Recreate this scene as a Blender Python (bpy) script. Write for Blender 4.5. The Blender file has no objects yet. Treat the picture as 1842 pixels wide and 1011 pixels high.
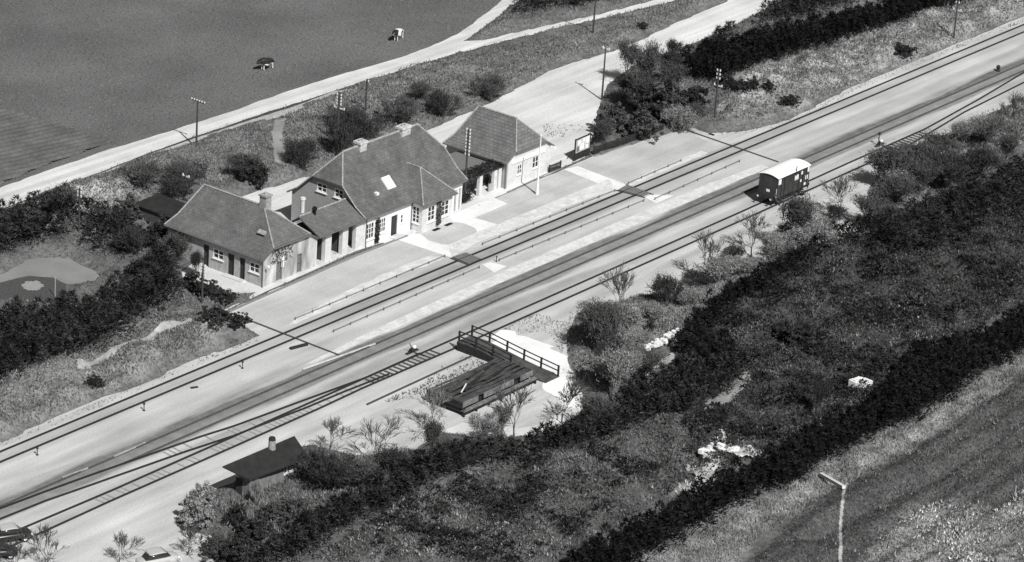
import bpy, bmesh, math, random
import numpy as np
from mathutils import Vector, Matrix
random.seed(7)
RNG = np.random.default_rng(11)

# ------------------------------------------------------------------ camera
SC = bpy.context.scene
IW, IH, FP = 1842.0, 1011.0, 6453.0
TH, RO, PS, DIST = math.radians(22.293), math.radians(-3.8116), math.radians(53.524), 385.0
_c, _s = math.cos(TH), math.sin(TH)
_r = np.array([1, 0, 0.]); _u = np.array([0, _c, _s]); _g = np.array([0, _s, -_c])
_Rz = np.array([[math.cos(RO), -math.sin(RO), 0], [math.sin(RO), math.cos(RO), 0], [0, 0, 1]])
CM = np.stack([_Rz @ (math.cos(PS)*_r + math.sin(PS)*_g), _Rz @ (-math.sin(PS)*_r + math.cos(PS)*_g), _Rz @ _u], 1)
CP = CM.T @ np.array([0, 0, DIST])
cam_d = bpy.data.cameras.new('camera'); cam = bpy.data.objects.new('camera', cam_d)
SC.collection.objects.link(cam); SC.camera = cam
_R = CM.T
cam.matrix_world = Matrix([[*_R[0], CP[0]], [*_R[1], CP[1]], [*_R[2], CP[2]], [0, 0, 0, 1]])
cam_d.sensor_width = 36; cam_d.lens = FP/IW*36; cam_d.clip_start = 5; cam_d.clip_end = 6000

# ------------------------------------------------------------------ light
SUN_AZ = math.radians(64.0)      # direction the shadows fall, from +X
SUN_EL = math.radians(47.0)
SUN_STRENGTH, SKY_STRENGTH = 4.6, 0.05
sd = Vector((-math.cos(SUN_AZ)*math.cos(SUN_EL), -math.sin(SUN_AZ)*math.cos(SUN_EL), math.sin(SUN_EL)))
w = bpy.data.worlds.new('World'); SC.world = w; w.use_nodes = True
nt = w.node_tree; nt.nodes.clear()
o_ = nt.nodes.new('ShaderNodeOutputWorld'); b_ = nt.nodes.new('ShaderNodeBackground')
sk = nt.nodes.new('ShaderNodeTexSky'); sk.sky_type = 'NISHITA'; sk.sun_disc = False
sk.sun_elevation = SUN_EL; sk.sun_rotation = math.atan2(sd.x, sd.y)
bw = nt.nodes.new('ShaderNodeRGBToBW')
nt.links.new(sk.outputs[0], bw.inputs[0]); nt.links.new(bw.outputs[0], b_.inputs[0]); nt.links.new(b_.outputs[0], o_.inputs[0])
b_.inputs[1].default_value = SKY_STRENGTH
sl = bpy.data.lights.new('sun', 'SUN'); sl.energy = SUN_STRENGTH; sl.angle = math.radians(0.5); sl.color = (1, .995, .985)
so = bpy.data.objects.new('sun', sl); SC.collection.objects.link(so)
so.rotation_euler = sd.to_track_quat('Z', 'Y').to_euler()
SC.view_settings.view_transform = 'Standard'; SC.view_settings.look = 'None'
SC.view_settings.gamma = 1; SC.view_settings.exposure = 0.12; SC.view_settings.use_curve_mapping = False

# ------------------------------------------------------------------ measuring helpers
def _ray(px, py): return CM.T @ np.array([(px-IW/2)/FP, -(py-IH/2)/FP, -1.0])
def G(px, py, z=0.0):
    d = _ray(px, py); t = (z-CP[2])/d[2]; return CP+t*d
def Gx(px, py, x):
    d = _ray(px, py); t = (x-CP[0])/d[0]; return CP+t*d
def Gy(px, py, y):
    d = _ray(px, py); t = (y-CP[1])/d[1]; return CP+t*d
def gpoly(pts): return np.array([G(p[0], p[1], p[2] if len(p) > 2 else 0.0)[:2] for p in pts])
def inpoly(x, y, poly):
    ins = np.zeros(x.shape, bool); n = len(poly); j = n-1
    for i in range(n):
        xi, yi = poly[i]; xj, yj = poly[j]
        if yi != yj:
            ins ^= ((yi > y) != (yj > y)) & (x < (xj-xi)*(y-yi)/(yj-yi)+xi)
        j = i
    return ins
_LAT = np.random.default_rng(3).random((256, 256))
def vnoise(x, y, s=1.0, off=0):
    x = np.asarray(x)/s+off*17.3+1000; y = np.asarray(y)/s+off*31.7+1000
    xi = np.floor(x).astype(int); yi = np.floor(y).astype(int); fx = x-xi; fy = y-yi
    fx = fx*fx*(3-2*fx); fy = fy*fy*(3-2*fy)
    a = _LAT[xi % 256, yi % 256]; b = _LAT[(xi+1) % 256, yi % 256]; c = _LAT[xi % 256, (yi+1) % 256]; d = _LAT[(xi+1) % 256, (yi+1) % 256]
    return (a*(1-fx)+b*fx)*(1-fy)+(c*(1-fx)+d*fx)*fy
def fbm(x, y, s=1.0, off=0, o=4):
    v = 0; a = .5; t = 0
    for k in range(o):
        v = v+a*vnoise(x, y, s/2**k, off+k); t += a; a *= .5
    return v/t

# ------------------------------------------------------------------ materials
MATS = {}
def mat(name, col, rough=.9, metal=0, spec=.2, nz=0.0, nscale=6, blot=0.0, bscale=.35, rnd=0.0, bump=0.0, bumps=8, pattern=None, pc=.75, psc=(.3, .25), stretch=None, rut=None, ruta=.13):
    """grey procedural material: fine noise (nz), large blotches (blot), per-leaf random (rnd), brick/plank pattern on metric UVs"""
    if name in MATS: return MATS[name]
    m = bpy.data.materials.new(name); m.use_nodes = True; N = m.node_tree; L = N.links
    p = N.nodes['Principled BSDF']; p.inputs['Roughness'].default_value = rough; p.inputs['Metallic'].default_value = metal
    p.inputs['Specular IOR Level'].default_value = spec
    def math_(op, a, b):
        n = N.nodes.new('ShaderNodeMath'); n.operation = op
        for i, v in enumerate((a, b)):
            if isinstance(v, (int, float)): n.inputs[i].default_value = v
            else: L.new(v, n.inputs[i])
        return n.outputs[0]
    tc = N.nodes.new('ShaderNodeTexCoord'); co = tc.outputs['Object']
    if stretch:
        mp = N.nodes.new('ShaderNodeMapping'); mp.inputs['Scale'].default_value = stretch; L.new(co, mp.inputs[0]); co = mp.outputs[0]
    val = col
    if rut is not None:
        mp2 = N.nodes.new('ShaderNodeMapping'); mp2.inputs['Rotation'].default_value = (0, 0, -rut); mp2.inputs['Scale'].default_value = (1, 1, 1); L.new(tc.outputs['Object'], mp2.inputs[0])
        mp3 = N.nodes.new('ShaderNodeMapping'); mp3.inputs['Scale'].default_value = (.03, .9, 1); L.new(mp2.outputs[0], mp3.inputs[0])
        nr = N.nodes.new('ShaderNodeTexNoise'); nr.inputs['Scale'].default_value = 1.0; nr.inputs['Detail'].default_value = 4; L.new(mp3.outputs[0], nr.inputs['Vector'])
        mr2 = N.nodes.new('ShaderNodeMapRange'); L.new(nr.outputs['Fac'], mr2.inputs[0]); mr2.inputs[1].default_value = .35; mr2.inputs[2].default_value = .65; mr2.inputs[3].default_value = 1-ruta; mr2.inputs[4].default_value = 1+ruta
        val = math_('MULTIPLY', val, mr2.outputs[0])
    def noise(scale, detail=4):
        n = N.nodes.new('ShaderNodeTexNoise'); n.inputs['Scale'].default_value = scale; n.inputs['Detail'].default_value = detail
        L.new(co, n.inputs['Vector']); return n.outputs['Fac']
    def remap(f, lo, hi, a=.3, b=.7):
        n = N.nodes.new('ShaderNodeMapRange'); L.new(f, n.inputs[0])
        n.inputs[1].default_value = a; n.inputs[2].default_value = b; n.inputs[3].default_value = lo; n.inputs[4].default_value = hi
        return n.outputs[0]
    if nz: val = math_('MULTIPLY', val, remap(noise(nscale), 1-nz, 1+nz))
    if blot: val = math_('MULTIPLY', val, remap(noise(bscale, 5), 1-blot, 1+blot, .32, .68))
    if rnd:
        g = N.nodes.new('ShaderNodeNewGeometry'); val = math_('MULTIPLY', val, remap(g.outputs['Random Per Island'], 1-rnd, 1+rnd, 0, 1))
    if pattern:
        bt = N.nodes.new('ShaderNodeTexBrick'); L.new(tc.outputs['UV'], bt.inputs['Vector'])
        bt.inputs['Color1'].default_value = (1, 1, 1, 1); bt.inputs['Color2'].default_value = (.8, .8, .8, 1); bt.inputs['Mortar'].default_value = (pc, pc, pc, 1)
        bt.inputs['Scale'].default_value = 1; bt.inputs['Brick Width'].default_value = psc[0]; bt.inputs['Row Height'].default_value = psc[1]
        bt.inputs['Mortar Size'].default_value = .02 if pattern != 'plank' else .012; bt.inputs['Mortar Smooth'].default_value = .3
        if pattern == 'plank':
            bt.offset = 0; bt.inputs['Mortar Size'].default_value = .015
        rb = N.nodes.new('ShaderNodeRGBToBW'); L.new(bt.outputs['Color'], rb.inputs[0]); val = math_('MULTIPLY', val, rb.outputs[0])
    if isinstance(val, (int, float)): p.inputs['Base Color'].default_value = (val, val, val, 1)
    else:
        cb = N.nodes.new('ShaderNodeCombineColor')
        for i in range(3): L.new(val, cb.inputs[i])
        L.new(cb.outputs[0], p.inputs['Base Color'])
    if bump:
        bn = N.nodes.new('ShaderNodeBump'); bn.inputs['Strength'].default_value = bump; bn.inputs['Distance'].default_value = .1
        L.new(noise(bumps), bn.inputs['Height']); L.new(bn.outputs[0], p.inputs['Normal'])
    MATS[name] = m; return m

def yard_material():
    """pale gravel with the oil-darkened ballast of the running lines; bands lie along the rails"""
    m = mat('yard_gravel', .50, rough=.95, nz=.10, nscale=5, blot=.10, bscale=.12, bump=.25, bumps=5)
    N = m.node_tree; L = N.links; p = N.nodes['Principled BSDF']
    src = p.inputs['Base Color'].links[0].from_socket
    tc = N.nodes.new('ShaderNodeTexCoord')
    mp = N.nodes.new('ShaderNodeMapping'); mp.inputs['Scale'].default_value = (.05, .5, 1); L.new(tc.outputs['Object'], mp.inputs[0])
    n1 = N.nodes.new('ShaderNodeTexNoise'); n1.inputs['Scale'].default_value = 1.3; n1.inputs['Detail'].default_value = 5; L.new(mp.outputs[0], n1.inputs['Vector'])
    n2 = N.nodes.new('ShaderNodeTexNoise'); n2.inputs['Scale'].default_value = .8; n2.inputs['Detail'].default_value = 6; L.new(tc.outputs['Object'], n2.inputs['Vector'])
    sp = N.nodes.new('ShaderNodeSeparateXYZ'); L.new(tc.outputs['Object'], sp.inputs[0])
    def M(op, a, b=0.0):
        n = N.nodes.new('ShaderNodeMath'); n.operation = op
        for i, v in enumerate((a, b)):
            if isinstance(v, (int, float)): n.inputs[i].default_value = v
            else: L.new(v, n.inputs[i])
        return n.outputs[0]
    def ss(v, a, b):
        n = N.nodes.new('ShaderNodeMapRange'); n.interpolation_type = 'SMOOTHSTEP'; L.new(v, n.inputs[0]); n.inputs[1].default_value = a; n.inputs[2].default_value = b; return n.outputs[0]
    y = M('ADD', sp.outputs[1], M('MULTIPLY', M('SUBTRACT', n1.outputs[0], .5), 2.6))
    x = sp.outputs[0]
    mr_ = N.nodes.new('ShaderNodeMapRange'); L.new(n1.outputs[0], mr_.inputs[0]); mr_.inputs[1].default_value = .3; mr_.inputs[2].default_value = .7; mr_.inputs[3].default_value = .80; mr_.inputs[4].default_value = 1.12
    fac = mr_.outputs[0]
    # y-bands: (y from, y to, softness, amount, x from, x to, x softness)
    for (a, b, s, amt, xa, xb, xs) in BANDS:
        f = M('MULTIPLY', ss(y, a-s, a+s), M('SUBTRACT', 1.0, ss(y, b-s, b+s)))
        f = M('MULTIPLY', f, M('MULTIPLY', ss(x, xa-xs, xa+xs), M('SUBTRACT', 1.0, ss(x, xb-xs, xb+xs))))
        f = M('MULTIPLY', f, M('ADD', .65, M('MULTIPLY', n2.outputs[0], .7)))
        fac = M('MULTIPLY', fac, M('SUBTRACT', 1.0, M('MULTIPLY', f, amt)))
    mx = N.nodes.new('ShaderNodeVectorMath'); mx.operation = 'SCALE'; L.new(src, mx.inputs[0]); L.new(fac, mx.inputs['Scale'])
    L.new(mx.outputs[0], p.inputs['Base Color'])
    return m
BANDS = [(-5.2, -3.9, .7, .25, -60, 10, 10), (2.0, 3.4, .5, .12, -70, -20, 10), (1.8, 3.6, .6, .16, 62, 120, 8), (-.6, .2, .3, .25, -30, 110, 8), (-2.9, .35, .35, .52, -200, 200, 5), (-.2, 1.2, .9, .30, 50, 200, 15), (-1.0, 1.6, 1.2, .30, -85, -30, 12),
         (5.3, 8.0, .25, .20, -20, 62, 6), (5.6, 7.7, .3, .17, -200, 200, 5), (-5.6, -3.6, .8, .14, -40, 140, 8), (-7.3, -5.5, .4, .15, -200, 200, 5), (-9.8, -8.6, .5, .18, -12, 100, 8)]

# ------------------------------------------------------------------ mesh building
COL = SC.collection
class MB:
    def __init__(s): s.v = []; s.f = []
    def face(s, pts):
        b = len(s.v); s.v += [tuple(map(float, p)) for p in pts]; s.f.append(tuple(range(b, b+len(pts)))); return s
    def box(s, x0, x1, y0, y1, z0, z1):
        b = len(s.v)
        s.v += [(x0, y0, z0), (x1, y0, z0), (x1, y1, z0), (x0, y1, z0), (x0, y0, z1), (x1, y0, z1), (x1, y1, z1), (x0, y1, z1)]
        s.f += [tuple(b+i for i in q) for q in ((0, 3, 2, 1), (4, 5, 6, 7), (0, 1, 5, 4), (1, 2, 6, 5), (2, 3, 7, 6), (3, 0, 4, 7))]; return s
    def bar(s, p, q, w, h=None, up=(0, 0, 1)):
        h = h or w; p = Vector(p); q = Vector(q); d = (q-p).normalized(); up = Vector(up)
        if abs(d.dot(up)) > .98: up = Vector((1, 0, 0))
        a = d.cross(up).normalized()*w/2; c = a.cross(d).normalized()*h/2
        b = len(s.v)
        for e in (p, q): s.v += [tuple(e+i*a+j*c) for i, j in ((-1, -1), (1, -1), (1, 1), (-1, 1))]
        s.f += [tuple(b+i for i in t) for t in ((3, 2, 1, 0), (4, 5, 6, 7), (0, 1, 5, 4), (1, 2, 6, 5), (2, 3, 7, 6), (3, 0, 4, 7))]; return s
    def tube(s, p, q, r0, r1=None, n=8, cap=True):
        r1 = r0 if r1 is None else r1; p = Vector(p); q = Vector(q); d = (q-p).normalized()
        a = d.orthogonal().normalized(); c = d.cross(a); b = len(s.v)
        for e, r in ((p, r0), (q, r1)):
            s.v += [tuple(e+(a*math.cos(2*math.pi*k/n)+c*math.sin(2*math.pi*k/n))*r) for k in range(n)]
        s.f += [(b+k, b+(k+1) % n, b+n+(k+1) % n, b+n+k) for k in range(n)]
        if cap: s.f += [tuple(b+k for k in reversed(range(n))), tuple(b+n+k for k in range(n))]
        return s
    def ball(s, c, r, n=8, m=5, sz=1):
        b = len(s.v); cx, cy, cz = c
        for i in range(m+1):
            t = math.pi*i/m
            s.v += [(cx+r*math.sin(t)*math.cos(2*math.pi*k/n), cy+r*math.sin(t)*math.sin(2*math.pi*k/n), cz+r*sz*math.cos(t)) for k in range(n)]
        for i in range(m):
            s.f += [(b+i*n+k, b+(i+1)*n+k, b+(i+1)*n+(k+1) % n, b+i*n+(k+1) % n) for k in range(n)]
        return s
    def slab(s, pts, t):
        """polygon with thickness t below it"""
        n = len(pts); b = len(s.v); pts = [tuple(map(float, p)) for p in pts]
        s.v += pts+[(p[0], p[1], p[2]-t) for p in pts]
        s.f.append(tuple(range(b, b+n))); s.f.append(tuple(b+n+k for k in reversed(range(n))))
        s.f += [(b+k, b+n+k, b+n+(k+1) % n, b+(k+1) % n) for k in range(n)]; return s
    def build(s, name, m, parent=None, smooth=False, loc=None):
        me = bpy.data.meshes.new(name); me.from_pydata(s.v, [], s.f); me.materials.append(m)
        bm = bmesh.new(); bm.from_mesh(me); bmesh.ops.recalc_face_normals(bm, faces=bm.faces)
        uv = bm.loops.layers.uv.new('UVMap')
        for f in bm.faces:
            n = f.normal; t = Vector((-n.y, n.x, 0))
            t = t.normalized() if t.length > .05 else Vector((1, 0, 0)); bt = n.cross(t)
            f.smooth = smooth
            for l in f.loops: l[uv].uv = (l.vert.co.dot(t), l.vert.co.dot(bt))
        bm.to_mesh(me); bm.free()
        o = bpy.data.objects.new(name, me); COL.objects.link(o)
        if parent: o.parent = parent
        if loc is not None: o.location = loc
        return o
def tag(o, label, cat, group=None):
    o['label'] = label; o['category'] = cat
    if group: o['group'] = group
    return o
def thing(name, label, cat, loc=(0, 0, 0), rz=0, group=None):
    o = bpy.data.objects.new(name, None); COL.objects.link(o); o.empty_display_size = .3
    o.location = tuple(map(float, loc)); o.rotation_euler = (0, 0, rz); return tag(o, label, cat, group)
def struct(o, kind='structure'): o['kind'] = kind; return o
def copy_tree(o, parent=None):
    c = o.copy(); COL.objects.link(c)
    if parent: c.parent = parent
    for ch in [q for q in o.children]: copy_tree(ch, c)
    return c
def raw_mesh(name, V, Fc, m, parent=None, smooth=False):
    """numpy arrays -> object; Fc (n,k) uniform faces"""
    me = bpy.data.meshes.new(name); n, k = Fc.shape
    me.vertices.add(len(V)); me.vertices.foreach_set('co', np.asarray(V, np.float32).ravel())
    me.loops.add(n*k); me.loops.foreach_set('vertex_index', Fc.astype(np.int32).ravel())
    me.polygons.add(n); me.polygons.foreach_set('loop_start', np.arange(0, n*k, k, dtype=np.int32))
    if smooth: me.polygons.foreach_set('use_smooth', np.ones(n, bool))
    me.update(calc_edges=True); me.materials.append(m)
    o = bpy.data.objects.new(name, me); COL.objects.link(o)
    if parent: o.parent = parent
    return o

# ------------------------------------------------------------------ outlines, in photo pixels, of the ground surfaces
YARD = [(-160, 858), (0, 793), (60, 768), (115, 745), (177, 716), (230, 700), (272, 681), (356, 644), (400, 628), (440, 614), (468, 606), (440, 588), (412, 574), (400, 570), (385, 572), (440, 546), (640, 458), (745, 421), (840, 380), (910, 349), (990, 313), (1060, 283), (1150, 255), (1225, 234),
        (1246, 222), (1251, 234), (1273, 240), (1330, 237), (1365, 230), (1420, 215), (1540, 153), (1610, 124), (1678, 97), (1760, 63), (1842, 30), (1990, -32),
        (2010, 110), (1842, 180), (1770, 211), (1700, 243), (1645, 268), (1585, 310), (1560, 345), (1562, 400), (1530, 428), (1480, 425), (1440, 445), (1390, 472), (1330, 486), (1290, 500), (1240, 520), (1180, 528), (1110, 545), (1040, 562), (1022, 600), (1022, 650), (1050, 700), (1045, 745), (1010, 770), (960, 784), (850, 790), (790, 775), (745, 812), (720, 828), (640, 822), (560, 800), (500, 812), (420, 868), (350, 895), (318, 940), (350, 958), (395, 965), (392, 1000), (370, 1040), (200, 1120), (-120, 1180), (-260, 1000)]
FORE = [(395, 372), (440, 350), (560, 315), (640, 285), (790, 225), (830, 207), (880, 186), (950, 148), (1000, 121), (1100, 93), (1160, 68), (1240, 30), (1310, 0), (1370, -35), (1480, -45), (1400, 6), (1330, 42), (1260, 72), (1200, 94), (1150, 112), (1095, 150), (1078, 190), (1066, 250), (1050, 282), (980, 315), (900, 352), (700, 440), (560, 400), (430, 420)]
ROAD = [(-200, 415), (0, 338), (100, 301), (200, 268), (300, 238), (425, 198), (500, 170), (561, 150), (614, 134), (666, 119), (720, 103), (775, 84), (820, 62), (850, 43), (880, 20), (905, -3), (925, -25), (970, -25), (935, 2), (912, 15), (890, 35), (862, 55), (833, 74), (870, 72), (920, 60), (1000, 42), (1070, 27), (1170, 2), (1240, -16), (1300, -20), (1220, 0), (1130, 22), (1040, 44), (980, 58), (920, 71), (840, 92), (760, 116), (700, 133), (614, 159), (527, 187), (440, 215), (300, 263), (200, 302), (100, 340), (0, 376), (-200, 452)]
TRACK2 = [(-100, 418), (0, 384), (100, 343), (200, 307), (300, 272), (440, 228), (527, 202), (600, 172), (640, 158), (600, 164), (527, 192), (440, 219), (300, 266), (200, 304), (100, 342), (0, 378), (-100, 412)]
PLOUGH = [(-260, 150), (0, 196), (70, 212), (205, 256), (150, 276), (80, 300), (0, 334), (-200, 405), (-400, 420)]
PLAT = [(415, 566), (445, 551), (640, 465), (745, 425), (790, 412), (842, 386), (912, 352), (990, 318), (1060, 287), (1150, 259), (1230, 236), (1300, 266), (1230, 290), (1110, 335), (1060, 357), (960, 398), (860, 437), (812, 462), (760, 470), (650, 515), (560, 557), (503, 592), (490, 594)]
APRON = [(322, 494), (350, 470), (378, 476), (395, 482), (465, 510), (567, 472), (660, 438), (745, 405), (742, 420), (640, 452), (445, 540), (400, 562), (385, 566), (440, 540), (460, 526), (420, 530), (370, 505), (340, 515)]
NORTHYARD = [(290, 425), (312, 400), (372, 425), (372, 462), (340, 470), (318, 455)]
GARDEN = [(-120, 505), (0, 494), (30, 478), (55, 464), (119, 462), (150, 477), (184, 494), (170, 507), (122, 512), (95, 500), (51, 496), (0, 508), (-120, 520)]
LAWN = [(-60, 515), (0, 509), (51, 497), (92, 500), (118, 512), (122, 530), (90, 543), (30, 540), (-60, 540)]
FIELD = [(-400, -200), (0, -200), (990, -120), (925, -25), (905, -3), (880, 20), (850, 43), (820, 62), (775, 84), (720, 103), (666, 119), (614, 134), (561, 150), (500, 170), (425, 198), (300, 238), (200, 268), (100, 301), (0, 338), (-200, 415), (-600, 500)]

# ground cover zones: (outline, albedo of the ground)
ZONES = [
    (FIELD, .125), (PLOUGH, .11),
    ([(-100, 420), (0, 388), (140, 330), (260, 285), (440, 232), (560, 195), (640, 170), (760, 125), (1000, 75), (1240, 5), (1330, -20), (1230, 28), (1100, 88), (1000, 116), (880, 180), (790, 220), (560, 310), (440, 345), (330, 330), (200, 400), (60, 420), (-100, 470)], .17),
    ([(40, 395), (130, 345), (240, 320), (260, 345), (170, 400), (60, 420)], .30),
    ([(-60, 770), (0, 700), (130, 660), (300, 580), (400, 560), (440, 600), (340, 645), (170, 715), (0, 790)], .20),
    ([(1300, 210), (1310, 150), (1420, 112), (1560, 72), (1700, 15), (1842, -20), (1842, 25), (1680, 95), (1540, 150), (1420, 205), (1330, 232)], .27),
    ([(1440, 112), (1560, 72), (1640, 42), (1630, 80), (1480, 140), (1320, 185), (1330, 150)], .36),
    ([(1280, 140), (1240, 120), (1100, 250), (1240, 220), (1290, 232), (1330, 200)], .14),
    ([(1400, 6), (1620, -20), (1480, 40), (1240, 110), (1270, 70)], .14),
    ([(1000, 560), (1100, 545), (1240, 505), (1420, 450), (1540, 420), (1560, 350), (1700, 250), (1842, 185), (1842, 260), (1700, 330), (1600, 420), (1400, 470), (1240, 590), (1130, 680), (1000, 760), (850, 800), (900, 700), (1020, 700)], .20),
    ([(300, 960), (350, 900), (500, 860), (560, 820), (700, 830), (860, 800), (700, 900), (560, 1011), (350, 1030)], .10),
    ([(560, 1020), (660, 950), (770, 900), (870, 850), (1000, 835), (1210, 768), (1280, 745), (1240, 880), (1050, 1000), (1040, 1040)], .085),
    ([(1240, 760), (1330, 690), (1260, 600), (1420, 470), (1570, 430), (1842, 330), (1842, 570), (1640, 660), (1600, 740), (1400, 830), (1240, 890)], .055),
    ([(1030, 1060), (1230, 990), (1300, 938), (1430, 890), (1510, 838), (1720, 732), (1842, 648), (1842, 690), (1740, 770), (1600, 850), (1450, 930), (1330, 1011), (1300, 1060)], .25),
    ([(1330, 1060), (1450, 930), (1600, 850), (1740, 770), (1842, 690), (1990, 640), (1990, 1150), (1330, 1150)], .085),
    ([(1560, 1011), (1640, 950), (1700, 930), (1790, 940), (1842, 900), (1900, 950), (1842, 1060), (1560, 1060)], .22),
    ([(1240, 862), (1290, 800), (1300, 812), (1340, 815), (1370, 830), (1300, 845), (1280, 870), (1230, 905), (1210, 900)], .32),
    ([(1380, 780), (1440, 770), (1480, 745), (1540, 700), (1520, 760), (1450, 810), (1330, 820)], .17),
    ([(200, 560), (310, 560), (400, 560), (330, 600), (180, 650)], .17),
    ([(860, 60), (940, 20), (1150, -20), (1240, -20), (1170, 0), (1000, 38), (870, 68)], .13),
]
FLATS = [YARD, FORE, ROAD, TRACK2, PLAT, APRON, NORTHYARD, GARDEN, FIELD, LAWN]

# ------------------------------------------------------------------ ground sheet
GX = np.concatenate([[-2500, -1200, -600, -300, -180], np.arange(-120, 175, .55), [230, 400, 800, 1600, 3000]])
GYs = np.concatenate([[-2500, -1200, -600, -300, -170], np.arange(-105, 135, .55), [200, 400, 800, 1600, 3000]])
XX, YY = np.meshgrid(GX, GYs, indexing='ij')
def blur(a, k):
    for ax in (0, 1):
        c = np.cumsum(np.insert(np.pad(a, [(k, k) if i == ax else (0, 0) for i in (0, 1)], mode='edge'), 0, 0, axis=ax), axis=ax)
        a = (np.take(c, range(2*k+1, c.shape[ax]), axis=ax)-np.take(c, range(0, c.shape[ax]-2*k-1), axis=ax))/(2*k+1)
    return a
flat = np.zeros(XX.shape)
for P_ in FLATS: flat[inpoly(XX, YY, gpoly(P_))] = 1
flat[(XX > -23) & (XX < 31) & (YY > 15) & (YY < 34)] = 1
rough = np.clip((1-blur(flat, 2)-.5)*2, 0, 1)
scr = np.zeros(XX.shape)
for k_ in (11, 12, 3, 4, 5, 6, 13): scr[inpoly(XX, YY, gpoly(ZONES[k_][0]))] = 1
scr = blur(scr, 3)
HMAP = rough*(fbm(XX, YY, 7, 1)*1.2-.25+fbm(XX, YY, 1.6, 5)*.55)+scr*rough*np.clip(fbm(XX, YY, 3.6, 15, 3)-.42, 0, 1)*3.6
_fa, _fb = G(1330, 1011)[:2], G(1842, 690)[:2]; _fd = (_fb-_fa)/np.hypot(*(_fb-_fa)); _v = -(XX-_fa[0])*_fd[1]+(YY-_fa[1])*_fd[0]
_z14 = blur(inpoly(XX, YY, gpoly(ZONES[14][0])).astype(float), 2)
HMAP = HMAP+_z14*(.16*np.sin(_v*2*math.pi/2.4+fbm(XX, YY, 9, 4)*3)+.1)
_la, _lb = G(1470, 992)[:2], G(1770, 826)[:2]; _ld = (_lb-_la)/np.hypot(*(_lb-_la)); _lv = -(XX-_la[0])*_ld[1]+(YY-_la[1])*_ld[0]+1.2*(fbm(XX, YY, 6, 2)-.5); _lu = (XX-_la[0])*_ld[0]+(YY-_la[1])*_ld[1]
HMAP = HMAP-1.0*np.exp(-(_lv/.9)**2)*_z14*np.clip(_lu/3+1, 0, 1)*np.clip((np.hypot(*(_lb-_la))+4-_lu)/5, 0, 1)+1.0*_z14
HMAP = np.maximum(HMAP, 0)*(rough > 0)-.03*(1-rough)
tone = np.full(XX.shape, .12)
for P_, t_ in ZONES: tone[inpoly(XX+1.5*(fbm(XX, YY, 3, 9)-.5)*2, YY+1.5*(fbm(XX, YY, 3, 14)-.5)*2, gpoly(P_))] = t_
tone = blur(tone, 1)
def bilerp(F_, x, y):
    ix = np.clip(np.searchsorted(GX, x)-1, 0, len(GX)-2); iy = np.clip(np.searchsorted(GYs, y)-1, 0, len(GYs)-2)
    fx = (x-GX[ix])/(GX[ix+1]-GX[ix]); fy = (y-GYs[iy])/(GYs[iy+1]-GYs[iy])
    return (F_[ix, iy]*(1-fx)+F_[ix+1, iy]*fx)*(1-fy)+(F_[ix, iy+1]*(1-fx)+F_[ix+1, iy+1]*fx)*fy
def gz(x, y): return max(0.0, float(bilerp(HMAP, np.array(x), np.array(y))))
nx_, ny_ = XX.shape
I_ = np.arange(nx_*ny_).reshape(nx_, ny_)
Fq = np.stack([I_[:-1, :-1], I_[1:, :-1], I_[1:, 1:], I_[:-1, 1:]], -1).reshape(-1, 4)
gm = mat('ground_soil', 1.0, nz=.35, nscale=2.5, blot=.25, bscale=.5, bump=.5, bumps=3)
Ng = gm.node_tree; at_ = Ng.nodes.new('ShaderNodeAttribute'); at_.attribute_name = 'cover'
pg = Ng.nodes['Principled BSDF']; sg = pg.inputs['Base Color'].links[0].from_socket
mxg = Ng.nodes.new('ShaderNodeVectorMath'); mxg.operation = 'MULTIPLY'; Ng.links.new(sg, mxg.inputs[0]); Ng.links.new(at_.outputs['Color'], mxg.inputs[1]); Ng.links.new(mxg.outputs[0], pg.inputs['Base Color'])
gr = raw_mesh('ground', np.stack([XX, YY, HMAP], -1).reshape(-1, 3), Fq, gm, smooth=True); struct(gr)
ca = gr.data.attributes.new('cover', 'FLOAT_COLOR', 'POINT')
tf = tone.ravel(); ca.data.foreach_set('color', np.stack([tf, tf, tf, np.ones_like(tf)], -1).astype(np.float32).ravel())

def sheet(name, pts, z, m, wob=.25, step=1.0, world=False, kind='structure'):
    """flat surface outline with a slightly uneven edge, z metres above datum"""
    P = np.array(pts, float) if world else gpoly(pts)
    out = []
    n = len(P)
    for i in range(n):
        a, b = P[i], P[(i+1) % n]; L = np.hypot(*(b-a)); k = max(1, int(L/step)) if wob else 1
        for j in range(k): out.append(a+(b-a)*j/k)
    out = np.array(out)
    if wob:
        out = out+wob*2*np.stack([fbm(out[:, 0], out[:, 1], 1.7, 21, 3)-.5, fbm(out[:, 0], out[:, 1], 1.7, 41, 3)-.5], -1)
    bm = bmesh.new(); vs = [bm.verts.new((p[0], p[1], z)) for p in out]; f = bm.faces.new(vs)
    bmesh.ops.triangulate(bm, faces=[f])
    for f in bm.faces:
        if f.normal.z < 0: f.normal_flip()
    me = bpy.data.meshes.new(name); bm.to_mesh(me); bm.free(); me.materials.append(m)
    o = bpy.data.objects.new(name, me); COL.objects.link(o)
    return struct(o, kind)
M_field = mat('pasture', .125, nz=.30, nscale=3.2, blot=.2, bscale=.07, bump=.12, bumps=5)
_ra = G(100, 320)[:2]; _rb = G(700, 118)[:2]; RUT = math.atan2(_rb[1]-_ra[1], _rb[0]-_ra[0])
M_road = mat('road_gravel', .58, rut=RUT, nz=.08, nscale=3, blot=.10, bscale=.2, bump=.15)
_ra = G(800, 215)[:2]; _rb = G(1250, 45)[:2]
M_fore = mat('forecourt_gravel', .60, rut=math.atan2(_rb[1]-_ra[1], _rb[0]-_ra[0]), ruta=.09, nz=.09, nscale=3, blot=.13, bscale=.1, bump=.2)
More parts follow.
